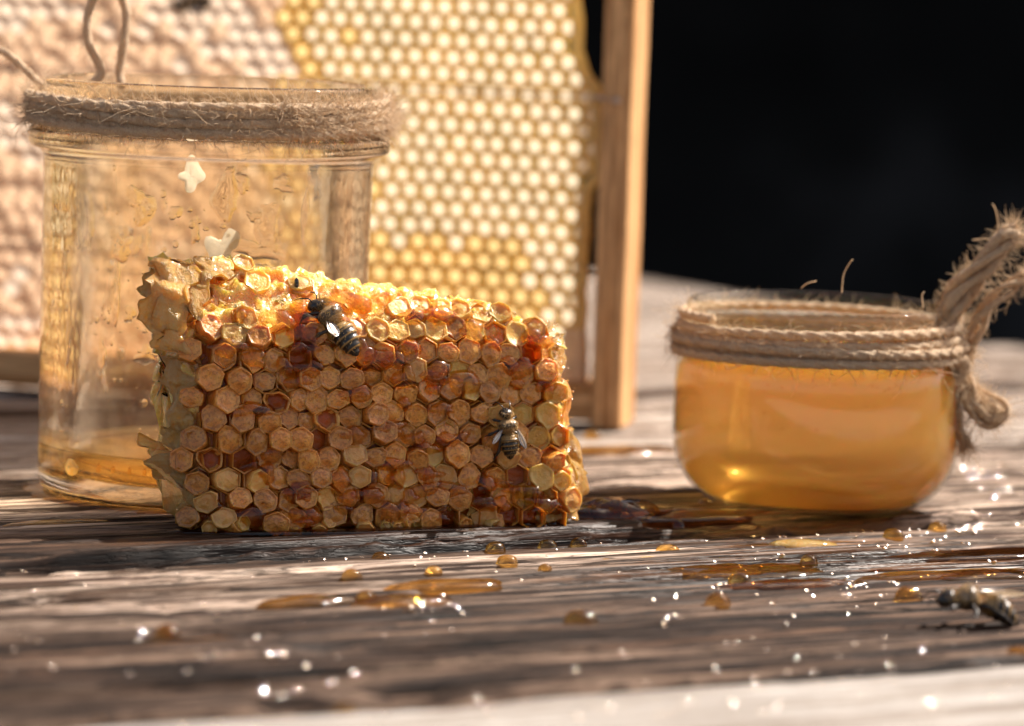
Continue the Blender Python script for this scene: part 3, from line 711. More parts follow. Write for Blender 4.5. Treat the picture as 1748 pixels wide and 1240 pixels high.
tail = path_px([(90, 165, 2.), (52, 128, 2.2), (20, 98, 2.5), (-10, 80, 2.8), (-50, 60, 3)], J1.y, org)
rope(loop, .10, 'loop', tw1, amp=.14); rope(tail, .085, 'loose_end', tw1, amp=.14)
fm = fibres(np.vstack([loop, tail]), 160, .35, .1, .008, 9, .4); o = fm.build('loop_fibres', M['fibre'], tw1); o['kind'] = 'stuff'

# ------------------------------------------------------------------ small round jar
J2 = gp(1387, 856); J2.z = .02
jar2 = empty('glass_jar', J2, 0, label='small round-bellied glass jar filled with amber honey', cat='jar')
outer = [(.01, .16), (1.2, .12), (2.0, .02), (2.3, .0), (2.62, .14), (2.95, .45), (3.17, .85), (3.27, 1.35), (3.29, 2.0), (3.28, 2.7), (3.25, 3.1), (3.16, 3.34), (3.06, 3.45), (3.02, 3.6), (3.02, 4.1), (3.06, 4.35), (3.06, 4.55), (3.0, 4.66), (2.92, 4.68)]
inner = [(2.85, 4.62), (2.83, 4.4), (2.84, 3.7), (2.98, 3.42), (3.18, 3.1), (3.23, 2.7), (3.24, 2.0), (3.22, 1.37), (3.12, .88), (2.90, .50), (2.58, .20), (2.28, .09), (1.2, .19), (.01, .22)]
V, F = lathe(smooth_prof(outer + inner, 3), 128); V[:, :2] *= 1.022
link('jar_body', mesh_data('jar_body', V, F, M['thin_glass']), jar2)
hi = [(.01, .225)] + [(r_ + (.0 if r_ < 3.3 else 0) - .008, z_ + .006) for (r_, z_) in inner[::-1][1:-2]]
hi = [q for q in hi if q[1] < 3.62] + [(2.80, 3.66), (2.7, 3.62), (2.4, 3.60), (.01, 3.59)]
V, F = lathe(smooth_prof(hi, 3), 128); V[:, :2] *= 1.021
honey2 = link('honey_fill', mesh_data('honey_fill', V, F, M['honey_jar']), None, J2)
tag(honey2, 'cloudy amber honey filling the small round jar up to its neck', 'honey')
bb = MB()
for q in range(90):
    th_ = random.uniform(-math.pi, 0); zz_ = random.choice([random.uniform(2.9, 3.15), random.uniform(3.0, 3.15), random.uniform(.6, 3)]); s_ = random.choice([.012, .02, .03, .045]); Rr = 3.30
    nrm = (math.cos(th_), math.sin(th_), 0)
    for sg in (1, -1): pass
    dome(bb, (Rr * nrm[0], Rr * nrm[1], zz_), nrm, s_, .9, 10, 4)
o = bb.build('bubbles', M['smear'], honey2); o['kind'] = 'stuff'
tw2 = empty('twine', J2 + Vector((0, 0, 3.4)), 0, label='jute twine wound round the small jar and knotted with a frayed bow', cat='twine')
Q1 = coil(3.11, .12, .86, 4.6, .105, 51, slope=0); Q2 = coil(3.28, .08, .55, 2.5, .10, 61)
rope(Q1, .105, 'wrap', tw2); rope(Q2, .10, 'wrap', tw2)
fm = fibres(np.vstack([Q1, Q2]), 3200, .5, .12, .0095, 15, .5)
o = fm.build('loose_fibres', M['fibre'], tw2); o['kind'] = 'stuff'
org = J2 + Vector((0, 0, 3.4)); YJ = J2.y - .3
def frayed(L, rr, n, seed, strands=4, name='frayed_end'):
    P = path_px(L, YJ, org, 8); r = np.random.default_rng(seed); mb = MB(); m = len(P); t = np.linspace(0, 1, m)
    for s in range(strands):
        ph = s * 2 * np.pi / strands; off = rr * .85
        T = np.gradient(P, axis=0); T /= np.linalg.norm(T, axis=1)[:, None]; A = np.cross(T, [0, 1, 0]); A /= np.linalg.norm(A, axis=1)[:, None]; B = np.cross(T, A)
        an = ph + t * 7 + .6 * vnoise(t * 4, s, seed=seed)
        Q = P + (off * (1 + .9 * vnoise(t * 5, s + .5, seed=seed + 3)))[:, None] * (np.cos(an)[:, None] * A + np.sin(an)[:, None] * B)
        V, F = tube(Q, rr * .62 * (1 + .25 * vnoise(t * 6, s, seed=seed + 9)) * (1 - .35 * t ** 4), 9, 3, 14., .15); mb.add(V, F)
    mb.build(name, M['twine'], tw2)
    f = fibres(P, n * 3, .45, rr * 1.4, .009, seed + 5, .55); g = fibres(P, n, .6, rr * .9, .009, seed + 6, .7, clump=lambda q: q.uniform(.85, 1.))
    f.add(np.vstack(g.V), np.vstack(g.F)); o = f.build('fray', M['fibre'], tw2); o['kind'] = 'stuff'
frayed([(1618, 640, 0), (1612, 590, -.2), (1622, 530, -.3), (1650, 480, -.3), (1690, 440, -.4), (1720, 405, -.3), (1735, 396, -.2)], .19, 170, 1)
frayed([(1640, 640, .1), (1655, 600, .1), (1668, 555, 0), (1692, 515, -.1), (1725, 488, -.1), (1760, 470, 0)], .11, 90, 2, 3)
frayed([(1625, 560, .2), (1640, 520, .1), (1680, 470, 0), (1700, 440, 0)], .12, 50, 12, 3)
frayed([(1622, 615, -.3), (1640, 665, -.4), (1662, 700, -.4), (1690, 716, -.3), (1708, 702, -.2), (1690, 685, 0), (1655, 665, 0), (1635, 640, 0)], .135, 200, 3, 4, 'hanging_loop')
frayed([(1630, 625, -.2), (1650, 650, -.3), (1668, 690, -.3), (1700, 705, -.1)], .10, 160, 23, 3)
frayed([(1612, 610, -.4), (1606, 560, -.4), (1618, 520, -.3), (1640, 500, -.2), (1668, 470, -.3)], .11, 120, 25, 3)
frayed([(1618, 620, -.5), (1622, 670, -.5), (1632, 720, -.5), (1650, 765, -.4)], .13, 120, 4, 3)
kn = path_px([(1600, 625, -.4), (1625, 600, -.6), (1648, 625, -.4), (1630, 652, -.5), (1606, 632, -.6), (1622, 612, -.2), (1645, 640, .1), (1618, 655, .1)], YJ, org, 10); rope(kn, .12, 'knot', tw2)
# a few single fibres standing up from the rim
fb = MB()
for L in ([(1437, 500, -2), (1440, 470, -2), (1450, 450, -2), (1456, 443, -2)], [(1368, 492, -2), (1378, 484, -2), (1394, 480, -2)], [(1576, 525, -2), (1574, 505, -2), (1578, 498, -2)], [(1683, 420, 0), (1703, 390, 0), (1700, 360, 0), (1694, 348, 0)], [(1660, 410, 0), (1685, 408, 0), (1700, 418, 0)]):
    V, F = tube(path_px(L, YJ, org, 5), .012, 4, cap=False); fb.add(V, F)
o = fb.build('stray_fibres', M['fibre'], tw2); o['kind'] = 'stuff'

# ------------------------------------------------------------------ broken piece of honeycomb
CP = gp(338, 908); CQ = gp(975, 893)
CY = math.atan2(CQ.y - CP.y, CQ.x - CP.x)
comb = empty('honeycomb_piece', Vector((CP.x, CP.y, 0.03)), CY, label='broken slab of capped honeycomb dripping with honey on its edge', cat='honeycomb')
CW = (CQ - CP).length
CMt = Matrix.Translation(Vector((CP.x, CP.y, .03))) @ Matrix.Rotation(CY, 4, 'Z'); CMi = CMt.inverted()
S = np.linspace(0, 7, 400); TH = R(4) + R(44) * smooth(3.3, 5.0, S)
PY = np.concatenate([[0], np.cumsum(np.sin(TH[:-1]) * np.diff(S))]); PZ = np.concatenate([[0], np.cumsum(np.cos(TH[:-1]) * np.diff(S))])
def s_top(x): return np.interp(x, [-1, 0, 1.2, 3.9, 6.5, 8.0, 9.5], [6.2, 6.3, 6.2, 5.55, 5.05, 4.5, 4.2])
def x_right(z): return np.interp(z, [0, .8, 1.3, 1.8, 3, 4, 5.5], [CW - .05, CW, CW - .1, CW - .2, CW - .35, CW - .55, CW - .9])
def front(x, s):
    th = np.interp(s, S, TH); return np.interp(s, S, PY) + .32 * (1 - smooth(-.3, .7, x)) + .25 * smooth(CW - .8, CW + .2, x) + .10 * fbm(np.asarray(x) * .25 + 9, np.asarray(s) * .25, seed=37, o=1) * 2 + .10 * fbm(np.asarray(x) * .5, np.asarray(s) * .5, seed=31, o=2), np.interp(s, S, PZ), th
# body: cross-sections along x
nxs, nf, nb = 110, 60, 46
xs = np.linspace(0, 1, nxs); V = []
for k_ in xs:
    x = k_ * CW; st = float(s_top(x)); ss = np.linspace(0, st, nf)
    fy, fz, ft = front(x, ss); fy = fy - .03
    yt, zt = fy[-1], fz[-1]; zt2 = zt
    back = []
    for q in np.linspace(0, 1, nb + 2)[1:-1]:
        if q < .35: a = q / .35; back.append((yt + a * .6, zt - .10 * a ** 2))
        else: a = (q - .35) / .65; back.append((yt + .6 + (1.9 - yt - .6) * a, (zt - .10) * (1 - a)))
    L = np.vstack([np.stack([fy, fz], -1), np.array(back)])
    xx = np.full(len(L), x)
    xx = xx - (CW - x_right(L[:, 1])) * smooth(.6, 1, k_) - (.15 + .25 * smooth(3.5, 5.5, L[:, 1])) * (1 - smooth(0, .15, k_)) * smooth(.1, 1.6, L[:, 0])
    V.append(np.stack([xx, L[:, 0], L[:, 1]], -1))
V = np.array(V); ring = V.shape[1]
# end caps: rings shrinking towards the middle of the end section
def endcap(r0, dirn, bulge):
    c = r0.mean(0); out = []
    for q in (.82, .6, .38, .18): 
        g = c + (r0 - c) * q; g[:, 0] += dirn * bulge * (1 - q ** 2); out.append(g)
    return out
L0 = endcap(V[0], -1, .16)[::-1]; L1 = endcap(V[-1], 1, .18)
A = np.array(L0 + list(V) + L1); na = len(A); A = A.reshape(-1, 3)
base_ring = na
nrm_d = .07 * fbm(A[:, 0] * 1.6, A[:, 1] * 1.6, A[:, 2] * 1.6, 4, 71)
rid = 1 - np.abs(vnoise(A[:, 0] * 2.3, A[:, 1] * 2.3, A[:, 2] * 2.3, 73)); rid2 = 1 - np.abs(vnoise(A[:, 0] * 5, A[:, 1] * 5, A[:, 2] * 5, 74))
Ff = grid_faces(na, ring, wrap_v=True)
me_t = mesh_data('t', A, Ff); nn = np.zeros(len(A) * 3, np.float32); me_t.vertices.foreach_get('normal', nn); nn = nn.reshape(-1, 3)
bpy.data.meshes.remove(me_t)
topm = smooth(3.5, 4.6, A[:, 2]) + smooth(.5, -.1, A[:, 0]) + smooth(CW - .6, CW, A[:, 0])
amp_ = nrm_d * 1.2 + np.clip(topm, 0, 1) * (.16 * smooth(.7, 1, rid) + .09 * smooth(.7, 1, rid2) + .03 * vnoise(A[:, 0] * 11, A[:, 1] * 11, A[:, 2] * 11, 77))
sgn = -1.0 if (nn[ring * 10 + 20][1] > 0) else 1.0
A2 = A + sgn * nn * amp_[:, None]; A2[:, 2] = np.maximum(A2[:, 2], -.04)
Fl = Ff[:, ::-1].tolist() if sgn < 0 else Ff.tolist()
cap0 = [j for j in range(ring)]; cap1 = [(na - 1) * ring + j for j in range(ring)]
Fl += [cap0 if sgn < 0 else cap0[::-1], cap1[::-1] if sgn < 0 else cap1]
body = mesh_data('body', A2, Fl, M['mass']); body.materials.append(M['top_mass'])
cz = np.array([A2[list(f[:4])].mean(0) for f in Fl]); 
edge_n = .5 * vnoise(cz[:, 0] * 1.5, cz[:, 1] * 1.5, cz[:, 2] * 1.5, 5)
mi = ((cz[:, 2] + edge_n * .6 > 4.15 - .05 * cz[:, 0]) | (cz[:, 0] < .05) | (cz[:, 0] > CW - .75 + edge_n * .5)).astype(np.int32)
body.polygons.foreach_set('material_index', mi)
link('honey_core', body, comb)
# cells
def stud(seed, sink=.03, hgt=.36, r0=.292):
    r = np.random.default_rng(seed); n = 12; rings = []
    ang = np.linspace(0, 2 * np.pi, n, endpoint=False) + R(30)
    corner = np.array([1.0 if i % 2 == 0 else .90 for i in range(n)]) * (1 + .075 * np.repeat(r.standard_normal(6), 2))
    # (radius factor, height)
    dm = r.uniform(-.03, .05)
    for (f, z) in ((.92, -.25), (.97, hgt * .45), (1.0, hgt * .86), (.975, hgt * .97), (.90, hgt), (.80, hgt - .02 - sink * .3), (.62, hgt - sink), (.35, hgt - sink + dm * .5), (.12, hgt - sink + dm)):
        rr = r0 * f * corner; rings.append(np.stack([rr * np.cos(ang), rr * np.sin(ang), np.full(n, z) + (.016 if f > .5 else .006) * r.standard_normal(n) * (z > .1)], -1))
    V = np.vstack(rings + [np.array([[0, 0, hgt - sink + dm]])]); F = grid_faces(9, n, wrap_v=True).tolist() + [[8 * n + (j + 1) % n, 8 * n + j, 9 * n] for j in range(n)]
    return V, F
studs = {}
for mn in ('cap', 'cap_pale', 'cap_glow'):
    studs[mn] = []
    for q in range(9):
        if q == 8:
            V, F = stud(77, sink=.20, hgt=.36); me_ = mesh_data('open_cell', V, F, M[mn]); me_.materials.append(M['mass'])
            me_.polygons.foreach_set('material_index', [1 if (np.mean([V[w_][2] for w_ in pl.vertices]) < .3 and np.mean([math.hypot(V[w_][0], V[w_][1]) for w_ in pl.vertices]) < .2) else 0 for pl in me_.polygons]); studs[mn].append(me_); continue
        V, F = stud(q, sink=random.uniform(-.02, .045), hgt=random.uniform(.30, .38)); studs[mn].append(mesh_data('capped_cell', V, F, M[mn]))
CPX = .515; srow = .14; ri = 0; n_cells = 0; lattice = []
while srow < 6.3:
    x = (.32 if ri % 2 else .06) + .0; 
    x += .0 if vnoise(srow * 1.1, 3.3, seed=61) < .1 else -CPX
    while x < CW + .1:
        fy, fz, ft = front(x, srow); fy = float(fy); fz = float(fz); ft = float(ft)
        jx = random.uniform(-.035, .035) + .16 * float(vnoise(x * .7, srow * .7, seed=12)); js = random.uniform(-.03, .03) + .15 * float(vnoise(x * .7, srow * .7, seed=14))
        if srow < float(s_top(x)) - .12 and x > -.45 and x < float(x_right(fz)) - .08:
            zone_low = srow < .75 and x > 5.3
            gapp = .05 if srow > .8 else .12
            top_left = srow > 4.5 and x < 4.5
            skip = random.random() < (.6 if zone_low else gapp) or (top_left and random.random() < .75) or (srow > 4.9 and random.random() < .3)
            if not (skip and (top_left or srow > 4.3)): lattice.append((x + .16 * float(vnoise(x * .7, srow * .7, seed=12)), srow + .15 * float(vnoise(x * .7, srow * .7, seed=14)), skip))
            if not skip:
                pr_ = random.random(); bright = smooth(3.6, 4.6, srow) + smooth(CW - 1.6, CW - .4, x)  # sunlight put into the cell colour: lighter wax up the slab
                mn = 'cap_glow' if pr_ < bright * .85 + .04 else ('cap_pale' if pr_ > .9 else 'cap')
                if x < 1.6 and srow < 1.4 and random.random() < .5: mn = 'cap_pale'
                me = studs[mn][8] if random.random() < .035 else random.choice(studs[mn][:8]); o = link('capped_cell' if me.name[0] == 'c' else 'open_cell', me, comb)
                # local +z of the stud points out of the face
                out_ = Vector((random.gauss(0, .13) - .55 * float(1 - smooth(-.1, .6, x)) + .4 * float(smooth(CW - .8, CW, x)), -math.cos(ft) , math.sin(ft) + random.gauss(0, .13)))
                q_ = out_.to_track_quat('Z', 'X'); spin = Matrix.Rotation(random.uniform(-.3, .3), 4, 'Z')
                up = Vector((0, math.sin(ft), math.cos(ft))); zax = out_.normalized(); xax = up.cross(zax).normalized() * 1; yax = zax.cross(xax)
                rot = Matrix((xax, yax, zax)).transposed().to_4x4()
                sx = random.uniform(.93, 1.13)
                o.matrix_local = Matrix.Translation(Vector((x + jx, fy + random.uniform(-.04, .10) , fz)) + up * js) @ rot @ spin @ Matrix.Diagonal((sx, sx * random.uniform(.84, 1.06), random.uniform(.75, 1.1), 1))
                n_cells += 1
        x += CPX
    srow += CPX * .872; ri += 1
wl = MB(); rw = np.random.default_rng(8)
for (x, srow_, sk) in lattice:
    fy, fz, ft = front(x, srow_); fy, fz, ft = float(fy), float(fz), float(ft); n = 6; an = np.linspace(0, 2 * np.pi, n, endpoint=False) + R(30); Vw = []
    top = .17 + rw.uniform(-.03, .06) + (.06 if sk else 0)
    for (f_, h_) in ((1.03, -.2), (1.03, top), (.90, top + .01), (.84, -.1)):
        for q in range(n):
            hh = h_ + (rw.normal() * .025 if h_ > 0 else 0); a_, b_ = .297 * f_ * math.cos(an[q]), .297 * f_ * math.sin(an[q])
            Vw.append((x + a_, fy - hh * math.cos(ft) + b_ * math.sin(ft), fz + hh * math.sin(ft) + b_ * math.cos(ft)))
    wl.add(Vw, grid_faces(4, n, wrap_v=True)[:, ::-1])
o = wl.build('cell_walls', M['wall_wax'], comb, sm=False); o['kind'] = 'stuff'
dr = MB()
for q in range(34):
    x = .1 + q * (CW - .2) / 34 + random.uniform(-.1, .1); fy = float(front(x, .05)[0]); r_ = random.uniform(.05, .16)
    dome(dr, (x, fy - random.uniform(.02, .22), -.06), (0, -.3, 1), r_, random.uniform(.6, 1.3), 12, 5)
o = dr.build('honey_foot', M['glaze'], comb); o['kind'] = 'stuff'
for q in range(16):
    x = random.uniform(.1, CW - .2); fy = float(front(x, .1)[0]); V, F = stud(200 + q, hgt=.3, r0=random.uniform(.14, .24)); V = V @ np.array(Matrix.Rotation(random.uniform(-.8, .8), 3, 'Z'))
    o = link('wax_scrap', mesh_data('wax_scrap', V, F, M[random.choice(['cap', 'cap_glow', 'cap_pale'])]), comb, (x, fy - .05, random.uniform(-.02, .12)), (R(90) + random.uniform(-.5, .5), 0, random.uniform(-.6, .6)))
# torn wax sheets at the ends and crumpled along the top
def sheet(pts, wid, seed, name='wax_flap', mat='wax_edge', thick=.035, crump=.12, n=26, m=12):
    """ruffled ribbon following pts (comb space), with a free wavy edge in direction wid"""
    P = spline([np.array(p, float) for p in pts], max(2, n // (len(pts) - 1))); n = len(P); wid = np.array(wid, float)
    t = np.linspace(0, 1, m); V = []
    for i in range(n):
        wl = 1 + .45 * float(fbm(i * .22 + seed, .3, seed=seed, o=3)) * 1.5
        if i in (0, n - 1): wl *= .35
        for tt in t:
            p = P[i] + wid * tt * wl; V.append(p)
    V = np.array(V); d = np.stack([fbm(V[:, 0] * 2.2 + q, V[:, 1] * 2.2, V[:, 2] * 2.2, 4, seed + q * 5) for q in (0, 1, 2)], -1)
    d2 = np.stack([vnoise(V[:, 0] * 7 + q, V[:, 1] * 7, V[:, 2] * 7, seed + q * 5 + 1) for q in (0, 1, 2)], -1)
    V = V + d * crump * 2.2 + d2 * crump * .12
    F = grid_faces(n, m); me = mesh_data('t', V, F); nn_ = np.zeros(len(V) * 3, np.float32); me.vertices.foreach_get('normal', nn_); nn_ = nn_.reshape(-1, 3); bpy.data.meshes.remove(me)
    tt_ = thick * (1 - .8 * np.tile(t, n))[:, None] + .004
    V2 = np.vstack([V + nn_ * tt_ / 2, V - nn_ * tt_ / 2]); n1 = n * m
    idx = np.concatenate([np.arange(m), np.arange(1, n) * m + m - 1, (n - 1) * m + np.arange(m - 2, -1, -1), np.arange(n - 2, 0, -1) * m]); idx2 = np.roll(idx, -1)
    F2 = np.vstack([F, F[:, ::-1] + n1, np.stack([idx, idx + n1, idx2 + n1, idx2], -1)])
    return link(name, mesh_data(name, V2, F2, M[mat]), comb)
sheet([(-.1, .3, 3.6), (-.2, .5, 4.3), (-.1, .7, 5.0), (.2, 1.1, 5.5)], (-.75, .4, .2), 3, thick=.10, crump=.16)
sheet([(-.2, .8, 3.8), (-.4, 1.0, 4.6), (-.2, 1.2, 5.3)], (-.5, .4, .3), 4, thick=.10, crump=.16)
sheet([(.0, .3, 4.5), (.3, .7, 5.1), (.7, .95, 5.45), (1.2, 1.1, 5.5)], (-.35, .4, .3), 5, thick=.08, crump=.14)
sheet([(-.05, .1, 2.0), (-.1, .3, 2.8), (-.15, .5, 3.6)], (-.45, .5, .05), 6, thick=.06, crump=.12)
sheet([(-.05, .15, .9), (-.1, .3, 1.5), (-.05, .3, 2.2)], (-.55, .45, .1), 7, thick=.07, crump=.12)
sheet([(.0, .3, .7), (-.2, .7, 1.2), (-.3, 1.2, 1.6)], (-.65, .2, .35), 8, thick=.10, crump=.13, mat='cap_pale')
sheet([(.05, .05, .05), (.0, .1, .5), (-.1, .2, 1.0)], (-.3, .4, .1), 9, thick=.06, crump=.08)
for k_, (a, b_) in enumerate([(.2, 5.5), (1.3, 5.45), (2.4, 5.2), (3.5, 4.95), (4.6, 4.75), (5.7, 4.6), (6.7, 4.35), (7.4, 4.1)]):
    yb = float(np.interp(b_, PZ, PY))
    sheet([(a, yb + .15, b_ - .12), (a + .45, yb + .1, b_ - .05), (a + .9, yb + .2, b_ - .12), (a + 1.3, yb + .15, b_ - .2)], (.1, .35, .16), 20 + k_, thick=.04, crump=.10, mat='top_mass', n=20, m=8)
for k_, (a, b_) in enumerate([(.6, 4.6), (1.7, 4.75), (2.9, 4.65), (3.9, 4.5)]):
    yb = float(np.interp(b_, PZ, PY))
    sheet([(a, yb - .05, b_ + .05), (a + .5, yb - .15, b_ + .12), (a + 1.0, yb - .05, b_)], (.05, .22, .18), 40 + k_, thick=.03, crump=.12, mat='top_mass', n=18, m=7)
xr0 = CW
sheet([(xr0 - .5, .5, 4.0), (xr0 - .35, .45, 3.4), (xr0 - .3, .4, 2.9)], (.35, .35, .1), 51, thick=.05, crump=.09)
sheet([(xr0 - .3, .3, 3.0), (xr0 - .1, .35, 2.5), (xr0 - .1, .35, 2.0)], (.3, .3, .1), 52, thick=.05, crump=.09)
sheet([(xr0 - .15, .3, 1.9), (xr0 + .0, .3, 1.4), (xr0 + .1, .3, .9), (xr0, .2, .4)], (.45, .35, .15), 53, thick=.08, crump=.12)
sheet([(xr0 - .3, .0, 1.2), (xr0 - .1, .0, .7), (xr0 - .1, .05, .1)], (.35, .25, .05), 54, thick=.07, crump=.10)
sheet([(xr0 - .9, -.1, .1), (xr0 - .4, -.12, .05), (xr0 + .1, -.05, .05)], (.05, .1, .4), 55, thick=.07, crump=.08)
for k_ in range(9):
    a = 5.2 + k_ * .36 + random.uniform(-.1, .1)
    sheet([(a, .02, .15 + random.uniform(0, .2)), (a + random.uniform(-.15, .15), -.02, .5), (a + random.uniform(-.2, .2), .0, .85 + random.uniform(-.1, .15))], (.16, -.16, .04), 60 + k_, thick=.05, crump=.06, mat='cap_glow' if k_ % 2 else 'top_mass', n=14, m=6)
for k_ in range(7):
    a = .5 + k_ * 1.2 + random.uniform(-.3, .3)
    sheet([(a, .0, random.uniform(.02, .08)), (a + .25, -.06, .10), (a + .5, .02, .04)], (.0, -.10, .12), 80 + k_, thick=.05, crump=.05, mat='mass', n=12, m=5)
def glaze(x, s, a, b_, seed):
    n, rings = 22, 5; th = np.linspace(0, 2 * np.pi, n, endpoint=False); rr = 1 + .45 * fbm(np.cos(th) * 1.2 + seed, np.sin(th) * 1.2, seed=seed, o=2) * 1.5; V = []
    for i in range(rings + 1):
        k = i / rings
        for j in range(n):
            xx = x + a * rr[j] * k * math.cos(th[j]); ss_ = max(.02, s + b_ * rr[j] * k * math.sin(th[j])); fy, fz, ft = front(xx, ss_); hgt = .30 + .09 * math.sqrt(max(0, 1 - k * k)) - .12 * k ** 4
            V.append((xx, float(fy) - hgt * math.cos(float(ft)), float(fz) + hgt * math.sin(float(ft))))
    return np.array(V), grid_faces(rings + 1, n, wrap_v=True)
gz = MB()
for q in range(95):
    x = random.uniform(.2, CW - .6); s_ = random.choice([random.uniform(.1, 1.2), random.uniform(0, 5), random.uniform(0, 5), random.uniform(3.6, 5)])
    if s_ < float(s_top(x)) - .4:
        V, F = glaze(x, s_, random.uniform(.14, .5), random.uniform(.12, .3), q + 5); gz.add(V, F)
o = gz.build('honey_glaze', M['glaze'], comb); o['kind'] = 'stuff'
# droplets, bubbles and runs of honey on the face
db = MB()
for _ in range(230):
    x = random.uniform(.2, CW - .3); s = random.choice([random.uniform(0, .2), random.uniform(0, .35), random.uniform(0, 5.6)]); s = min(s, float(s_top(x)) - .1)
    fy, fz, ft = front(x, s); r_ = random.choice([.02, .03, .04, .06])
    dome(db, (x, float(fy) - random.uniform(-.02, .12) * (s < 5), float(fz)), (0, -math.cos(ft), math.sin(ft)), r_, .8)
o = db.build('honey_droplets', M['honey_drop'], comb); o['kind'] = 'stuff'
# honey puddle widened and blackened to paint the shade under the comb front
cpm = CMt @ Vector((CW * .47, .25, 0)); cpm.z = 0
pd = puddle('honey_puddle', cpm, CW * .5, .95, .07, M['honey_dark'], 12, rot=CY, irr=.10); tag(pd, 'dark glossy honey puddle painting the shade under the front edge of the comb', 'honey')

# ------------------------------------------------------------------ bees
def make_bee(label, Mx, size=1.35, wings=(), legs=None, curl=0.0, head_turn=0.0, fur=700, name='honey_bee'):
    """local: +x head, +z away from the surface; length about size"""
    root = empty(name, (0, 0, 0), 0, label=label, cat='bee'); root.matrix_world = Mx
    k = size / 1.35
    st = [(-.70, .004, -.07), (-.68, .035, -.065), (-.60, .10, -.05), (-.50, .150, -.03), (-.38, .185, -.01), (-.26, .20, .0), (-.14, .195, .01), (-.06, .165, .0), (-.01, .10, -.01), (.02, .06, -.01),
          (.06, .10, .0), (.12, .175, .02), (.21, .21, .03), (.30, .195, .02), (.37, .13, .0), (.41, .07, -.02), (.44, .09, -.03), (.50, .145, -.04), (.57, .150, -.06), (.63, .115, -.08), (.68, .05, -.09), (.69, .004, -.09)]
    P = smooth_prof(np.array(st), 5); n = 20; th = np.linspace(0, 2 * np.pi, n, endpoint=False)
    x = P[:, 0]; r_ = np.maximum(P[:, 1], .002); zc = P[:, 2] - curl * np.clip(-x, 0, 1) ** 2
    seg = np.where(x < -.03, .012 * np.sin((x + .70) * 2 * math.pi / .125), 0); r_ = np.maximum(r_ + seg * (r_ > .05), .002)
    yy = head_turn * np.clip(x - .4, 0, 1)
    Vv = np.stack([x[:, None] + 0 * th, yy[:, None] + r_[:, None] * np.cos(th) * 1.24, zc[:, None] + r_[:, None] * np.sin(th) * 1.0], -1)
    c = np.zeros((len(x), n, 3)); blk = np.array([.012, .009, .007]); band = np.array([.42, .25, .08]); tan_ = np.array([.30, .19, .09])
    for i, xx in enumerate(x):
        if xx < -.58: cc = blk
        elif xx < -.03:
            ph = ((xx + .70) / .125) % 1; cc = band if ph < .24 else blk
            if xx > -.16: cc = band * .9
        elif xx < .40: cc = tan_ * (.35 if .14 < xx < .30 else 1.2)
        else: cc = blk * 1.8
        c[i] = cc
        if xx < .4: c[i, np.sin(th) < -.3] = cc * .6
    mb = MB(); mb.add(Vv.reshape(-1, 3), grid_faces(len(x), n, wrap_v=True), c.reshape(-1, 3))
    legs = legs or [(.30, 1, [(.10, .20, -.10), (.22, .34, -.14), (.30, .42, -.2)]), (.30, -1, [(.12, .18, -.12), (.24, .34, -.14), (.30, .42, -.2)]),
                    (.20, 1, [(.0, .26, -.05), (-.02, .44, -.12), (.02, .58, -.2)]), (.20, -1, [(.0, .26, -.05), (-.02, .44, -.12), (.02, .58, -.2)]),
                    (.10, 1, [(-.14, .24, -.02), (-.38, .32, -.10), (-.60, .36, -.2)]), (.10, -1, [(-.14, .24, -.02), (-.38, .32, -.10), (-.60, .36, -.2)])]
    for (lx, sd, J) in legs:
        Pj = spline([(lx, sd * .05, -.08)] + [(lx + a, sd * b, q) for (a, b, q) in J], 6); m_ = len(Pj); t = np.linspace(0, 1, m_)
        rad = np.interp(t, [0, .25, .45, .62, .72, .85, 1], [.035, .042, .03, .045, .045, .016, .012])
        V, F = tube(Pj, rad, 8); mb.add(V, F, blk * 1.5)
    for sd in (1, -1):
        V, F = tube(spline([(.60, sd * .05 + head_turn * .2, -.03), (.72, sd * .10 + head_turn * .2, .03), (.84, sd * .16 + head_turn * .3, -.10), (.86, sd * .2 + head_turn * .3, -.2)], 5), .013, 6); mb.add(V, F, blk)
    b = mb.build('body', M['bee'], root); b.scale = (k, k, k)
    for sd in (1, -1):
        V, F = lathe(smooth_prof([(.001, .09), (.035, .075), (.05, 0), (.035, -.075), (.001, -.09)], 3), 14)
        V = V * [.8, .8, 1.1]; o = link('eye', mesh_data('eye', V, F, M['bee_eye']), root, ((.54) * k, (sd * .14 + head_turn * .13) * k, -.035 * k), (R(12) * sd, 0, 0)); o.scale = (k, k, k)
    # fur on the thorax, face and first segments
    r = np.random.default_rng(int(size * 1000)); fb = MB()
    for _ in range(fur):
        xx = r.uniform(-.1, .62) if r.random() < .85 else r.uniform(-.6, 0); a = r.uniform(-.4, math.pi + .4); rr = np.interp(xx, x, r_); zz = np.interp(xx, x, zc)
        d = np.array([.0, math.cos(a), math.sin(a)]); p = np.array([xx, 0, zz]) + d * rr * .93 * np.array([1, 1.22, 1.]); L = r.uniform(.04, .085)
        v = d + np.array([-.6, 0, 0]) + .3 * r.standard_normal(3); v /= np.linalg.norm(v)
        V, F = tube([p, p + v * L * .5, p + v * L + np.array([-.01, 0, 0])], [.0065, .005, .002], 3, cap=False); fb.add(V, F)
    f = fb.build('fur', M['bee_fur'], root); f.scale = (k, k, k); f['kind'] = 'stuff'
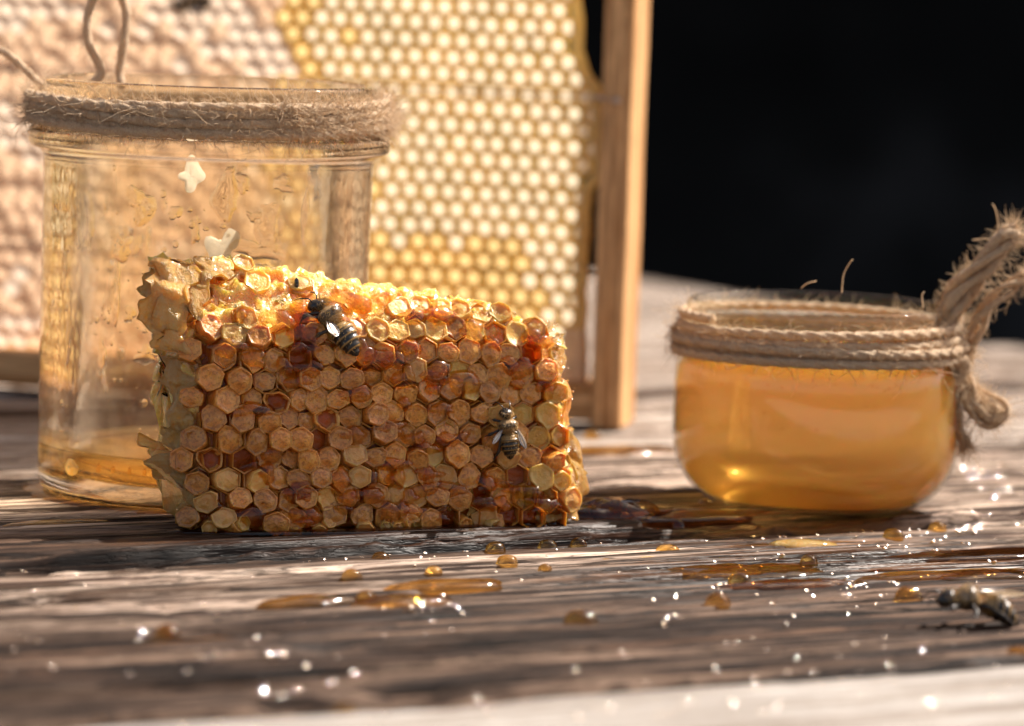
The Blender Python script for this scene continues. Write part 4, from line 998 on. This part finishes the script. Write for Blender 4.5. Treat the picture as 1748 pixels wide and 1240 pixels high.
    for (wx, wy, wz, yaw, pitch, rollw, L, W) in wings:
        n1, n2 = 14, 7; t = np.linspace(0, 1, n1); wv = []
        for tt in t:
            hw = W * (math.sin(math.pi * min(1, tt * .93 + .04)) ** .75) * (.35 + .75 * tt) * 1.0
            for s_ in np.linspace(-1, 1, n2): wv.append((-tt * L, s_ * hw * .5 + (.08 * tt), .012 * math.sin(s_ * 6 + tt * 3) + .02 * tt * tt))
        wv = np.array(wv); Fw = grid_faces(n1, n2); o = link('wing', mesh_data('wing', np.vstack([wv, wv - [0, 0, .003]]), np.vstack([Fw, Fw[:, ::-1] + len(wv)]), M['wing']), root, (wx * k, wy * k, wz * k), (rollw, pitch, yaw)); o.scale = (k, k, k)
        vb = MB()
        for (s0, s1) in ((-1, -1), (-.3, -.2), (.3, .5), (0, .9), (1, 1)):
            pts_ = []
            for tt in np.linspace(.03, .97, 9):
                hw = W * (math.sin(math.pi * min(1, tt * .93 + .04)) ** .75) * (.35 + .75 * tt); s_ = s0 + (s1 - s0) * tt
                pts_.append((-tt * L, s_ * hw * .5 + .08 * tt, .012 * math.sin(s_ * 6 + tt * 3) + .02 * tt * tt))
            V, F = tube(pts_, .0055, 4, cap=False); vb.add(V, F)
        vn = vb.build('wing_veins', M['bee'], o)
        me = vn.data; at_ = me.color_attributes.new('col', 'FLOAT_COLOR', 'POINT'); at_.data.foreach_set('color', np.tile([.12, .06, .03, 1], len(me.vertices)).astype(np.float32))
    return root
def on_comb(px, py, ang, lift=.16):
    """bee standing on the comb face where the picture shows it, heading at ang (degrees, 90 = up)"""
    o = CMi @ CAM; d = CMi.to_3x3() @ ray(px, py); best = None
    for s in np.linspace(0, 6, 400):
        y = float(np.interp(s, S, PY)); z = float(np.interp(s, S, PZ)); t = (y - .36 - o.y) / d.y; q = o + d * t; e = abs(q.z - z)
        if best is None or e < best[0]: best = (e, q, float(np.interp(s, S, TH)))
    _, q, th = best; nrm = Vector((0, -math.cos(th), math.sin(th))); up = Vector((0, math.sin(th), math.cos(th))); rt = Vector((1, 0, 0))
    f = rt * math.cos(R(ang)) + up * math.sin(R(ang)); y = nrm.cross(f); rot = Matrix((f, y, nrm)).transposed().to_4x4()
    return CMt @ Matrix.Translation(q + nrm * lift) @ rot
L1 = [(.32, 1, [(.10, .20, -.02), (.16, .36, -.10), (.10, .55, -.16)]), (.28, 1, [(.06, .24, -.02), (.16, .30, -.10), (.24, .44, -.16)]), (.10, 1, [(-.1, .22, .0), (-.06, .42, -.08), (-.12, .62, -.16)]),
      (.30, -1, [(.05, .14, -.12), (.1, .2, -.16), (.12, .22, -.2)]), (.2, -1, [(0, .16, -.1), (-.04, .2, -.16), (-.06, .22, -.2)]), (.10, -1, [(-.1, .16, -.08), (-.3, .2, -.14), (-.42, .2, -.2)])]
make_bee('dark banded bee climbing the comb near its top with one wing folded', on_comb(570, 563, 119, .2), 1.55, wings=[(.16, .16, .12, R(-10), R(10), R(14), .44, .34)], legs=L1, curl=.05, head_turn=.25)
L2 = [(.30, 1, [(.06, .2, -.1), (.1, .3, -.16), (.12, .36, -.2)]), (.30, -1, [(.06, .2, -.1), (.1, .3, -.16), (.12, .36, -.2)]), (.16, 1, [(-.05, .3, -.04), (-.12, .48, -.12), (-.16, .6, -.2)]), (.16, -1, [(-.05, .2, -.08), (-.1, .26, -.14), (-.12, .3, -.2)]),
      (.08, 1, [(-.2, .24, -.02), (-.5, .30, -.08), (-.72, .44, -.18)]), (.08, -1, [(-.14, .28, -.02), (-.36, .32, -.08), (-.6, .34, -.18)])]
make_bee('small striped bee on the right half of the comb with both wings spread', on_comb(863, 740, 97, .18), 1.12, wings=[(.16, .2, .1, R(-38), R(6), R(10), .50, .22), (.16, -.2, .1, R(24), R(6), R(-10), .62, .22)], legs=L2)
# dead bee lying on the table at the right, and a bee on the hive frame
bp = gp(1672, 1064, -.25)
zx = Vector((-1, -.25, .0)).normalized()
def bee_mat(p, f, up):
    f = Vector(f).normalized(); y = Vector(up).cross(f).normalized(); z = f.cross(y); return Matrix.Translation(p) @ Matrix((f, y, z)).transposed().to_4x4()
make_bee('honey-soaked bee crouching on the front plank at the right of the table', bee_mat(bp + Vector((0, 0, .42)), (-.95, -.2, .20), (0, 0, 1)), 1.75, wings=[(.1, .12, .16, R(-8), R(6), R(30), .7, .26), (.1, -.12, .16, R(8), R(6), R(-30), .7, .26)], curl=.3, fur=160)
x_, z_ = f_local(338, 6)
pw = FM @ Vector((x_, -.62, z_)); fd = FM.to_3x3() @ Vector((-1, 0, -.12)); up_ = FM.to_3x3() @ Vector((0, -1, 0))
make_bee('dark bee on the upper comb of the hive frame, above the tall jar', bee_mat(pw, fd, up_), 1.1, wings=[(.1, .1, .15, R(-12), R(6), R(20), .6, .2)], fur=120)
# small black seed on the comb top
sd_ = MB(); V, F = lathe(smooth_prof([(.001, .14), (.045, .09), (.055, 0), (.04, -.1), (.001, -.14)], 3), 12); sd_.add(V, F)
p = CMi @ Vector(pp(505, 488, 90)); mt = on_comb(505, 488, 90, .06); o = sd_.build('seed_husk', M['bee_eye']); o.location = mt.translation; tag(o, 'tiny black seed husk stuck to the top edge of the comb', 'seed')

# ------------------------------------------------------------------ honey drops and pools on the planks
def board_of(v):
    for b in BOARDS:
        if b[0] - .1 <= v <= b[1] + .1: return b
    return None
def ztop(u, v):
    b = board_of(v); return -.3 if b is None else float(board_h(np.array([u]), np.array([v]), b)[0])
def place(px, py, zg=-.26):
    p = gp(px, py, zg); u, v = uv(p); b = board_of(v)
    if b and b[2] > -.1: p = gp(px, py, 0.0); u, v = uv(p)
    p.z = ztop(u, v); return p
DROPS = [(935, 932, 1.3, 'round clear amber drop in front of the comb foot'), (987, 936, 1.2, 'round amber drop just right of the clear one in front of the comb'), (1140, 942, 1.7, 'wide domed amber drop between the comb and the small jar'),
 (1156, 888, 1.1, 'dark round drop on the plank edge beside the small jar'), (1205, 858, 1.2, 'dark drop in the shade left of the small jar'), (1250, 873, 1.0, 'dark drop against the left foot of the small jar'), (1298, 884, 1.0, 'dark drop under the front of the small jar'),
 (992, 1062, 1.7, 'bulging yellow drop alone on the dark front planking'), (866, 966, 1.4, 'flat amber drop in front of the right end of the comb'), (846, 946, 1.4, 'dark flat drop just behind the flat amber one'), (930, 977, .9, 'small yellow drop right of the flat amber one'),
 (600, 990, 1.3, 'pale yellow drop on the plank before the middle of the comb'), (650, 957, 1.2, 'amber drop close to the plank joint before the comb'), (740, 982, 1.2, 'broken amber drop among glints before the comb'), (1035, 952, .8, 'small amber drop right of the pair before the comb'),
 (1380, 966, 1.2, 'amber drop before the small jar on the plank edge'), (1470, 996, 1.6, 'dark drop in a row of glints before the small jar'), (1550, 1022, 1.5, 'olive drop left of the bee on the table'), (1262, 1000, 1.6, 'lumpy yellow drop on the amber pool'),
 (624, 1026, 1.2, 'dark amber drop among bokeh glints on the dark plank'), (700, 1046, 1.2, 'amber drop at the edge of the glints on the dark plank'), (285, 1085, 1.5, 'blurred pale amber drop at the left on the front plank'), (1740, 1112, 1.2, 'yellow drop at the plank joint by the right edge'),
 (590, 1214, 1.1, 'blurred amber drop on the pale front plank'), (1225, 1034, 1.3, 'small amber drop before the flat amber pool'), (1010, 745, 1.2, 'blurred drop behind the comb at the foot of the hive frame'), (1060, 768, 1.2, 'blurred amber drop on the joint behind the comb'),
 (1090, 762, .8, 'glinting small drop on the joint right of the hive frame'), (1525, 920, 1.4, 'flat drop before the right foot of the small jar'), (1600, 908, 1.3, 'flat amber drop right of the small jar')]
for i_, (px, py, s, lab) in enumerate(DROPS):
    p = place(px, py); r_ = s * .135 * (1.15 if py > 1000 else 1)
    o = puddle('honey_drop', p, r_ * 1.3, r_ * 1.15, r_ * 1.15, M['honey_drop'], 100 + i_, rot=random.uniform(0, 3), n=28, rings=7, irr=.10); tag(o, lab, 'honey drop', 'honey drops spilt on the planks')
POOLS = [(1330, 930, 2.6, .5, .07, 'long thin amber pool in front of the small jar', 'honey_film'), (1265, 978, 1.5, .7, .14, 'rounded amber pool on the front plank before the small jar', 'honey_film'), (1500, 968, 2.4, .5, .05, 'broad brown honey film before the small jar at the right', 'honey_dark'),
 (520, 1032, 1.0, .35, .12, 'dark amber smear on the dark front planking at the left', 'honey_drop'), (560, 1148, 1.3, .4, .14, 'blurred glittering honey smear near the pale front plank', 'honey_drop'), (1345, 1000, 1.4, .35, .08, 'grey-gleaming honey film below the rounded pool', 'honey_dark'),
 (1680, 945, 2.2, .5, .05, 'honey film at the right edge of the planks', 'honey_dark'), (330, 1092, 1.1, .35, .10, 'blurred honey smear on the dark plank at the left', 'honey_film')]
POOLS += [(1010, 860, 1.0, .5, .10, 'dark amber pool against the right end of the comb', 'honey_dark'), (1180, 880, 1.7, .5, .08, 'dark wet pool in the shade left of the small jar', 'honey_dark'), (1395, 893, 2.0, .35, .07, 'dark rim of honey under the front of the small jar', 'honey_dark'),
 (1600, 985, 1.6, .4, .08, 'amber pool among glints at the right, behind the bee', 'honey_film'), (1700, 985, 1.2, .4, .10, 'amber pool close to the right edge, behind the bee', 'honey_film'), (760, 1000, 1.0, .35, .10, 'small amber pool among glints before the comb', 'honey_film'),
 (1120, 1000, .9, .3, .08, 'narrow amber pool between the yellow drop and the small jar', 'honey_film'), (690, 1030, .9, .35, .12, 'thick amber patch below the small amber pool', 'honey_film'), (100, 893, 1.0, .25, .06, 'dull honey smear before the foot of the tall jar', 'honey_film'), (1050, 765, 1.6, .5, .08, 'amber pool on the joint at the foot of the hive frame', 'honey_film')]
for i_, (px, py, a, b_, h_, lab, mn) in enumerate(POOLS):
    p = place(px, py); o = puddle('honey_pool', p, a * 1.2, b_ * 1.2, h_ * 1.4, M[mn], 200 + i_, rot=BA, n=48, rings=8, irr=.28); tag(o, lab, 'honey pool')
# heavy fold of honey and wax between comb and small jar
p = place(1062, 880); p.z = .0
for i_, (dx, dy, a, b_, h_, rot, lab) in enumerate([(0, 0, 1.0, .5, .42, .3, 'thick dark fold of honey beside the right end of the comb'), (-.55, -.35, .8, .28, .2, .2, 'low gleaming roll of honey before the thick dark fold')]):
    o = puddle('honey_fold', p + Vector((dx, dy, 0)), a, b_, h_, M['honey_dark'], 300 + i_, rot=rot, n=48, rings=10, irr=.22); tag(o, lab, 'honey')
for i_, (px, py, a, lab) in enumerate([(1015, 897, .5, 'yellow wax crumb against the right foot of the comb'), (1062, 895, .45, 'flat wax crumb on the plank edge right of the comb'), (1140, 892, .5, 'olive wax crumb at the broken plank edge'), (1110, 930, .3, 'pale wax crumb before the broken plank edge'), (545, 908, .35, 'pale wax crumb on the plank left of the dark puddle'), (1370, 912, .9, 'orange wax sliver on the plank before the small jar')]):
    p = place(px, py, 0.0); o = puddle('wax_crumb', p, a * .8, a * .35, .10, M['wax_edge'], 400 + i_, rot=.3, n=22, rings=4, irr=.5); tag(o, lab, 'wax crumb')
# countless honey specks: shallow lenses, many tilted to throw sun glints at the camera
sp = MB(); r = np.random.default_rng(3)
HALF = np.array(sdir) + np.array([0, -.99, .14]); HALF /= np.linalg.norm(HALF)
def lens(mb, p, spread, s, flat=.07, n=9):
    nrm = HALF + r.standard_normal(3) * spread; nrm /= np.linalg.norm(nrm); dome(mb, p, nrm, s, flat, n, 3)
def speck(px, py, s, spread=.09):
    p = place(px, py); lens(sp, (p.x, p.y, p.z + s * .35), spread, s)
    if r.random() < .4: dome(sp, (p.x + r.normal() * .08, p.y + r.normal() * .08, p.z - .006), (0, 0, 1), s * 1.3, r.uniform(.5, .9), 9, 4)
for _ in range(300):
    px = r.uniform(-20, 1770); t = r.random() ** .8; py = 915 + 300 * t + (1748 - px) * .02; speck(px, py, r.uniform(.015, .035), .16)
for (cx, cy, sx, sy, n) in [(1270, 985, 90, 35, 70), (700, 1020, 70, 30, 45), (560, 1140, 70, 25, 26), (1480, 1000, 120, 30, 80), (1690, 830, 60, 60, 60), (1560, 930, 110, 25, 80), (720, 960, 120, 20, 40), (1320, 1205, 80, 12, 5), (1330, 1130, 80, 15, 8), (1160, 1040, 40, 20, 18), (300, 1090, 120, 30, 20), (1650, 900, 80, 15, 70), (1390, 900, 110, 10, 30), (1060, 765, 50, 12, 8)]:
    for _ in range(int(n * .7)): speck(cx + r.normal() * sx * .6, cy + r.normal() * sy * .6, r.uniform(.015, .045))
o = sp.build('honey_specks', M['honey_drop']); tag(o, 'countless tiny honey specks tilted to glint on the planks', 'honey specks', kind='stuff')
# lenses added along the comb's sunlit top and right edge, tilted to glint
gm = MB(); Hl = np.array(CMi.to_3x3() @ Vector(HALF)); keep = HALF; HALF = Hl
for _ in range(650):
    x = r.uniform(-.4, CW - .2); st = float(s_top(x)); q_ = st - abs(r.normal()) * .7 if r.random() < .75 else r.uniform(3.4, st)
    fy, fz, ft = front(x, q_); lens(gm, (x, float(fy) - .04 - r.uniform(0, .12), float(fz) + .04 + r.uniform(-.02, .08)), .22, r.uniform(.02, .06), .10)
for _ in range(260):
    z_ = r.uniform(.2, 4.2); lens(gm, (float(x_right(z_)) + r.normal() * .12, r.uniform(-.1, .4), z_), .25, r.uniform(.02, .045), .10)
HALF = keep
fg = MB(); Hf = np.array(FMi.to_3x3() @ Vector(HALF)); HALF = Hf  # lenses added over the capped frame comb to make glints towards the camera
for _ in range(420):
    px = r.uniform(-40, 470); py = r.uniform(-30, 600); x_, z_ = f_local(px, py)
    if vnoise(px * .012, py * .012, seed=6) > .0 or r.random() < .15: lens(fg, (x_, -.24, z_), .10, r.uniform(.02, .05), .08)
HALF = keep
o = fg.build('wet_gleams', M['honey_drop'], frame); o['kind'] = 'stuff'
o = gm.build('wet_gleams', M['honey_drop'], comb); o['kind'] = 'stuff'
print('cells', n_cells, 'frame cells', len(cells))
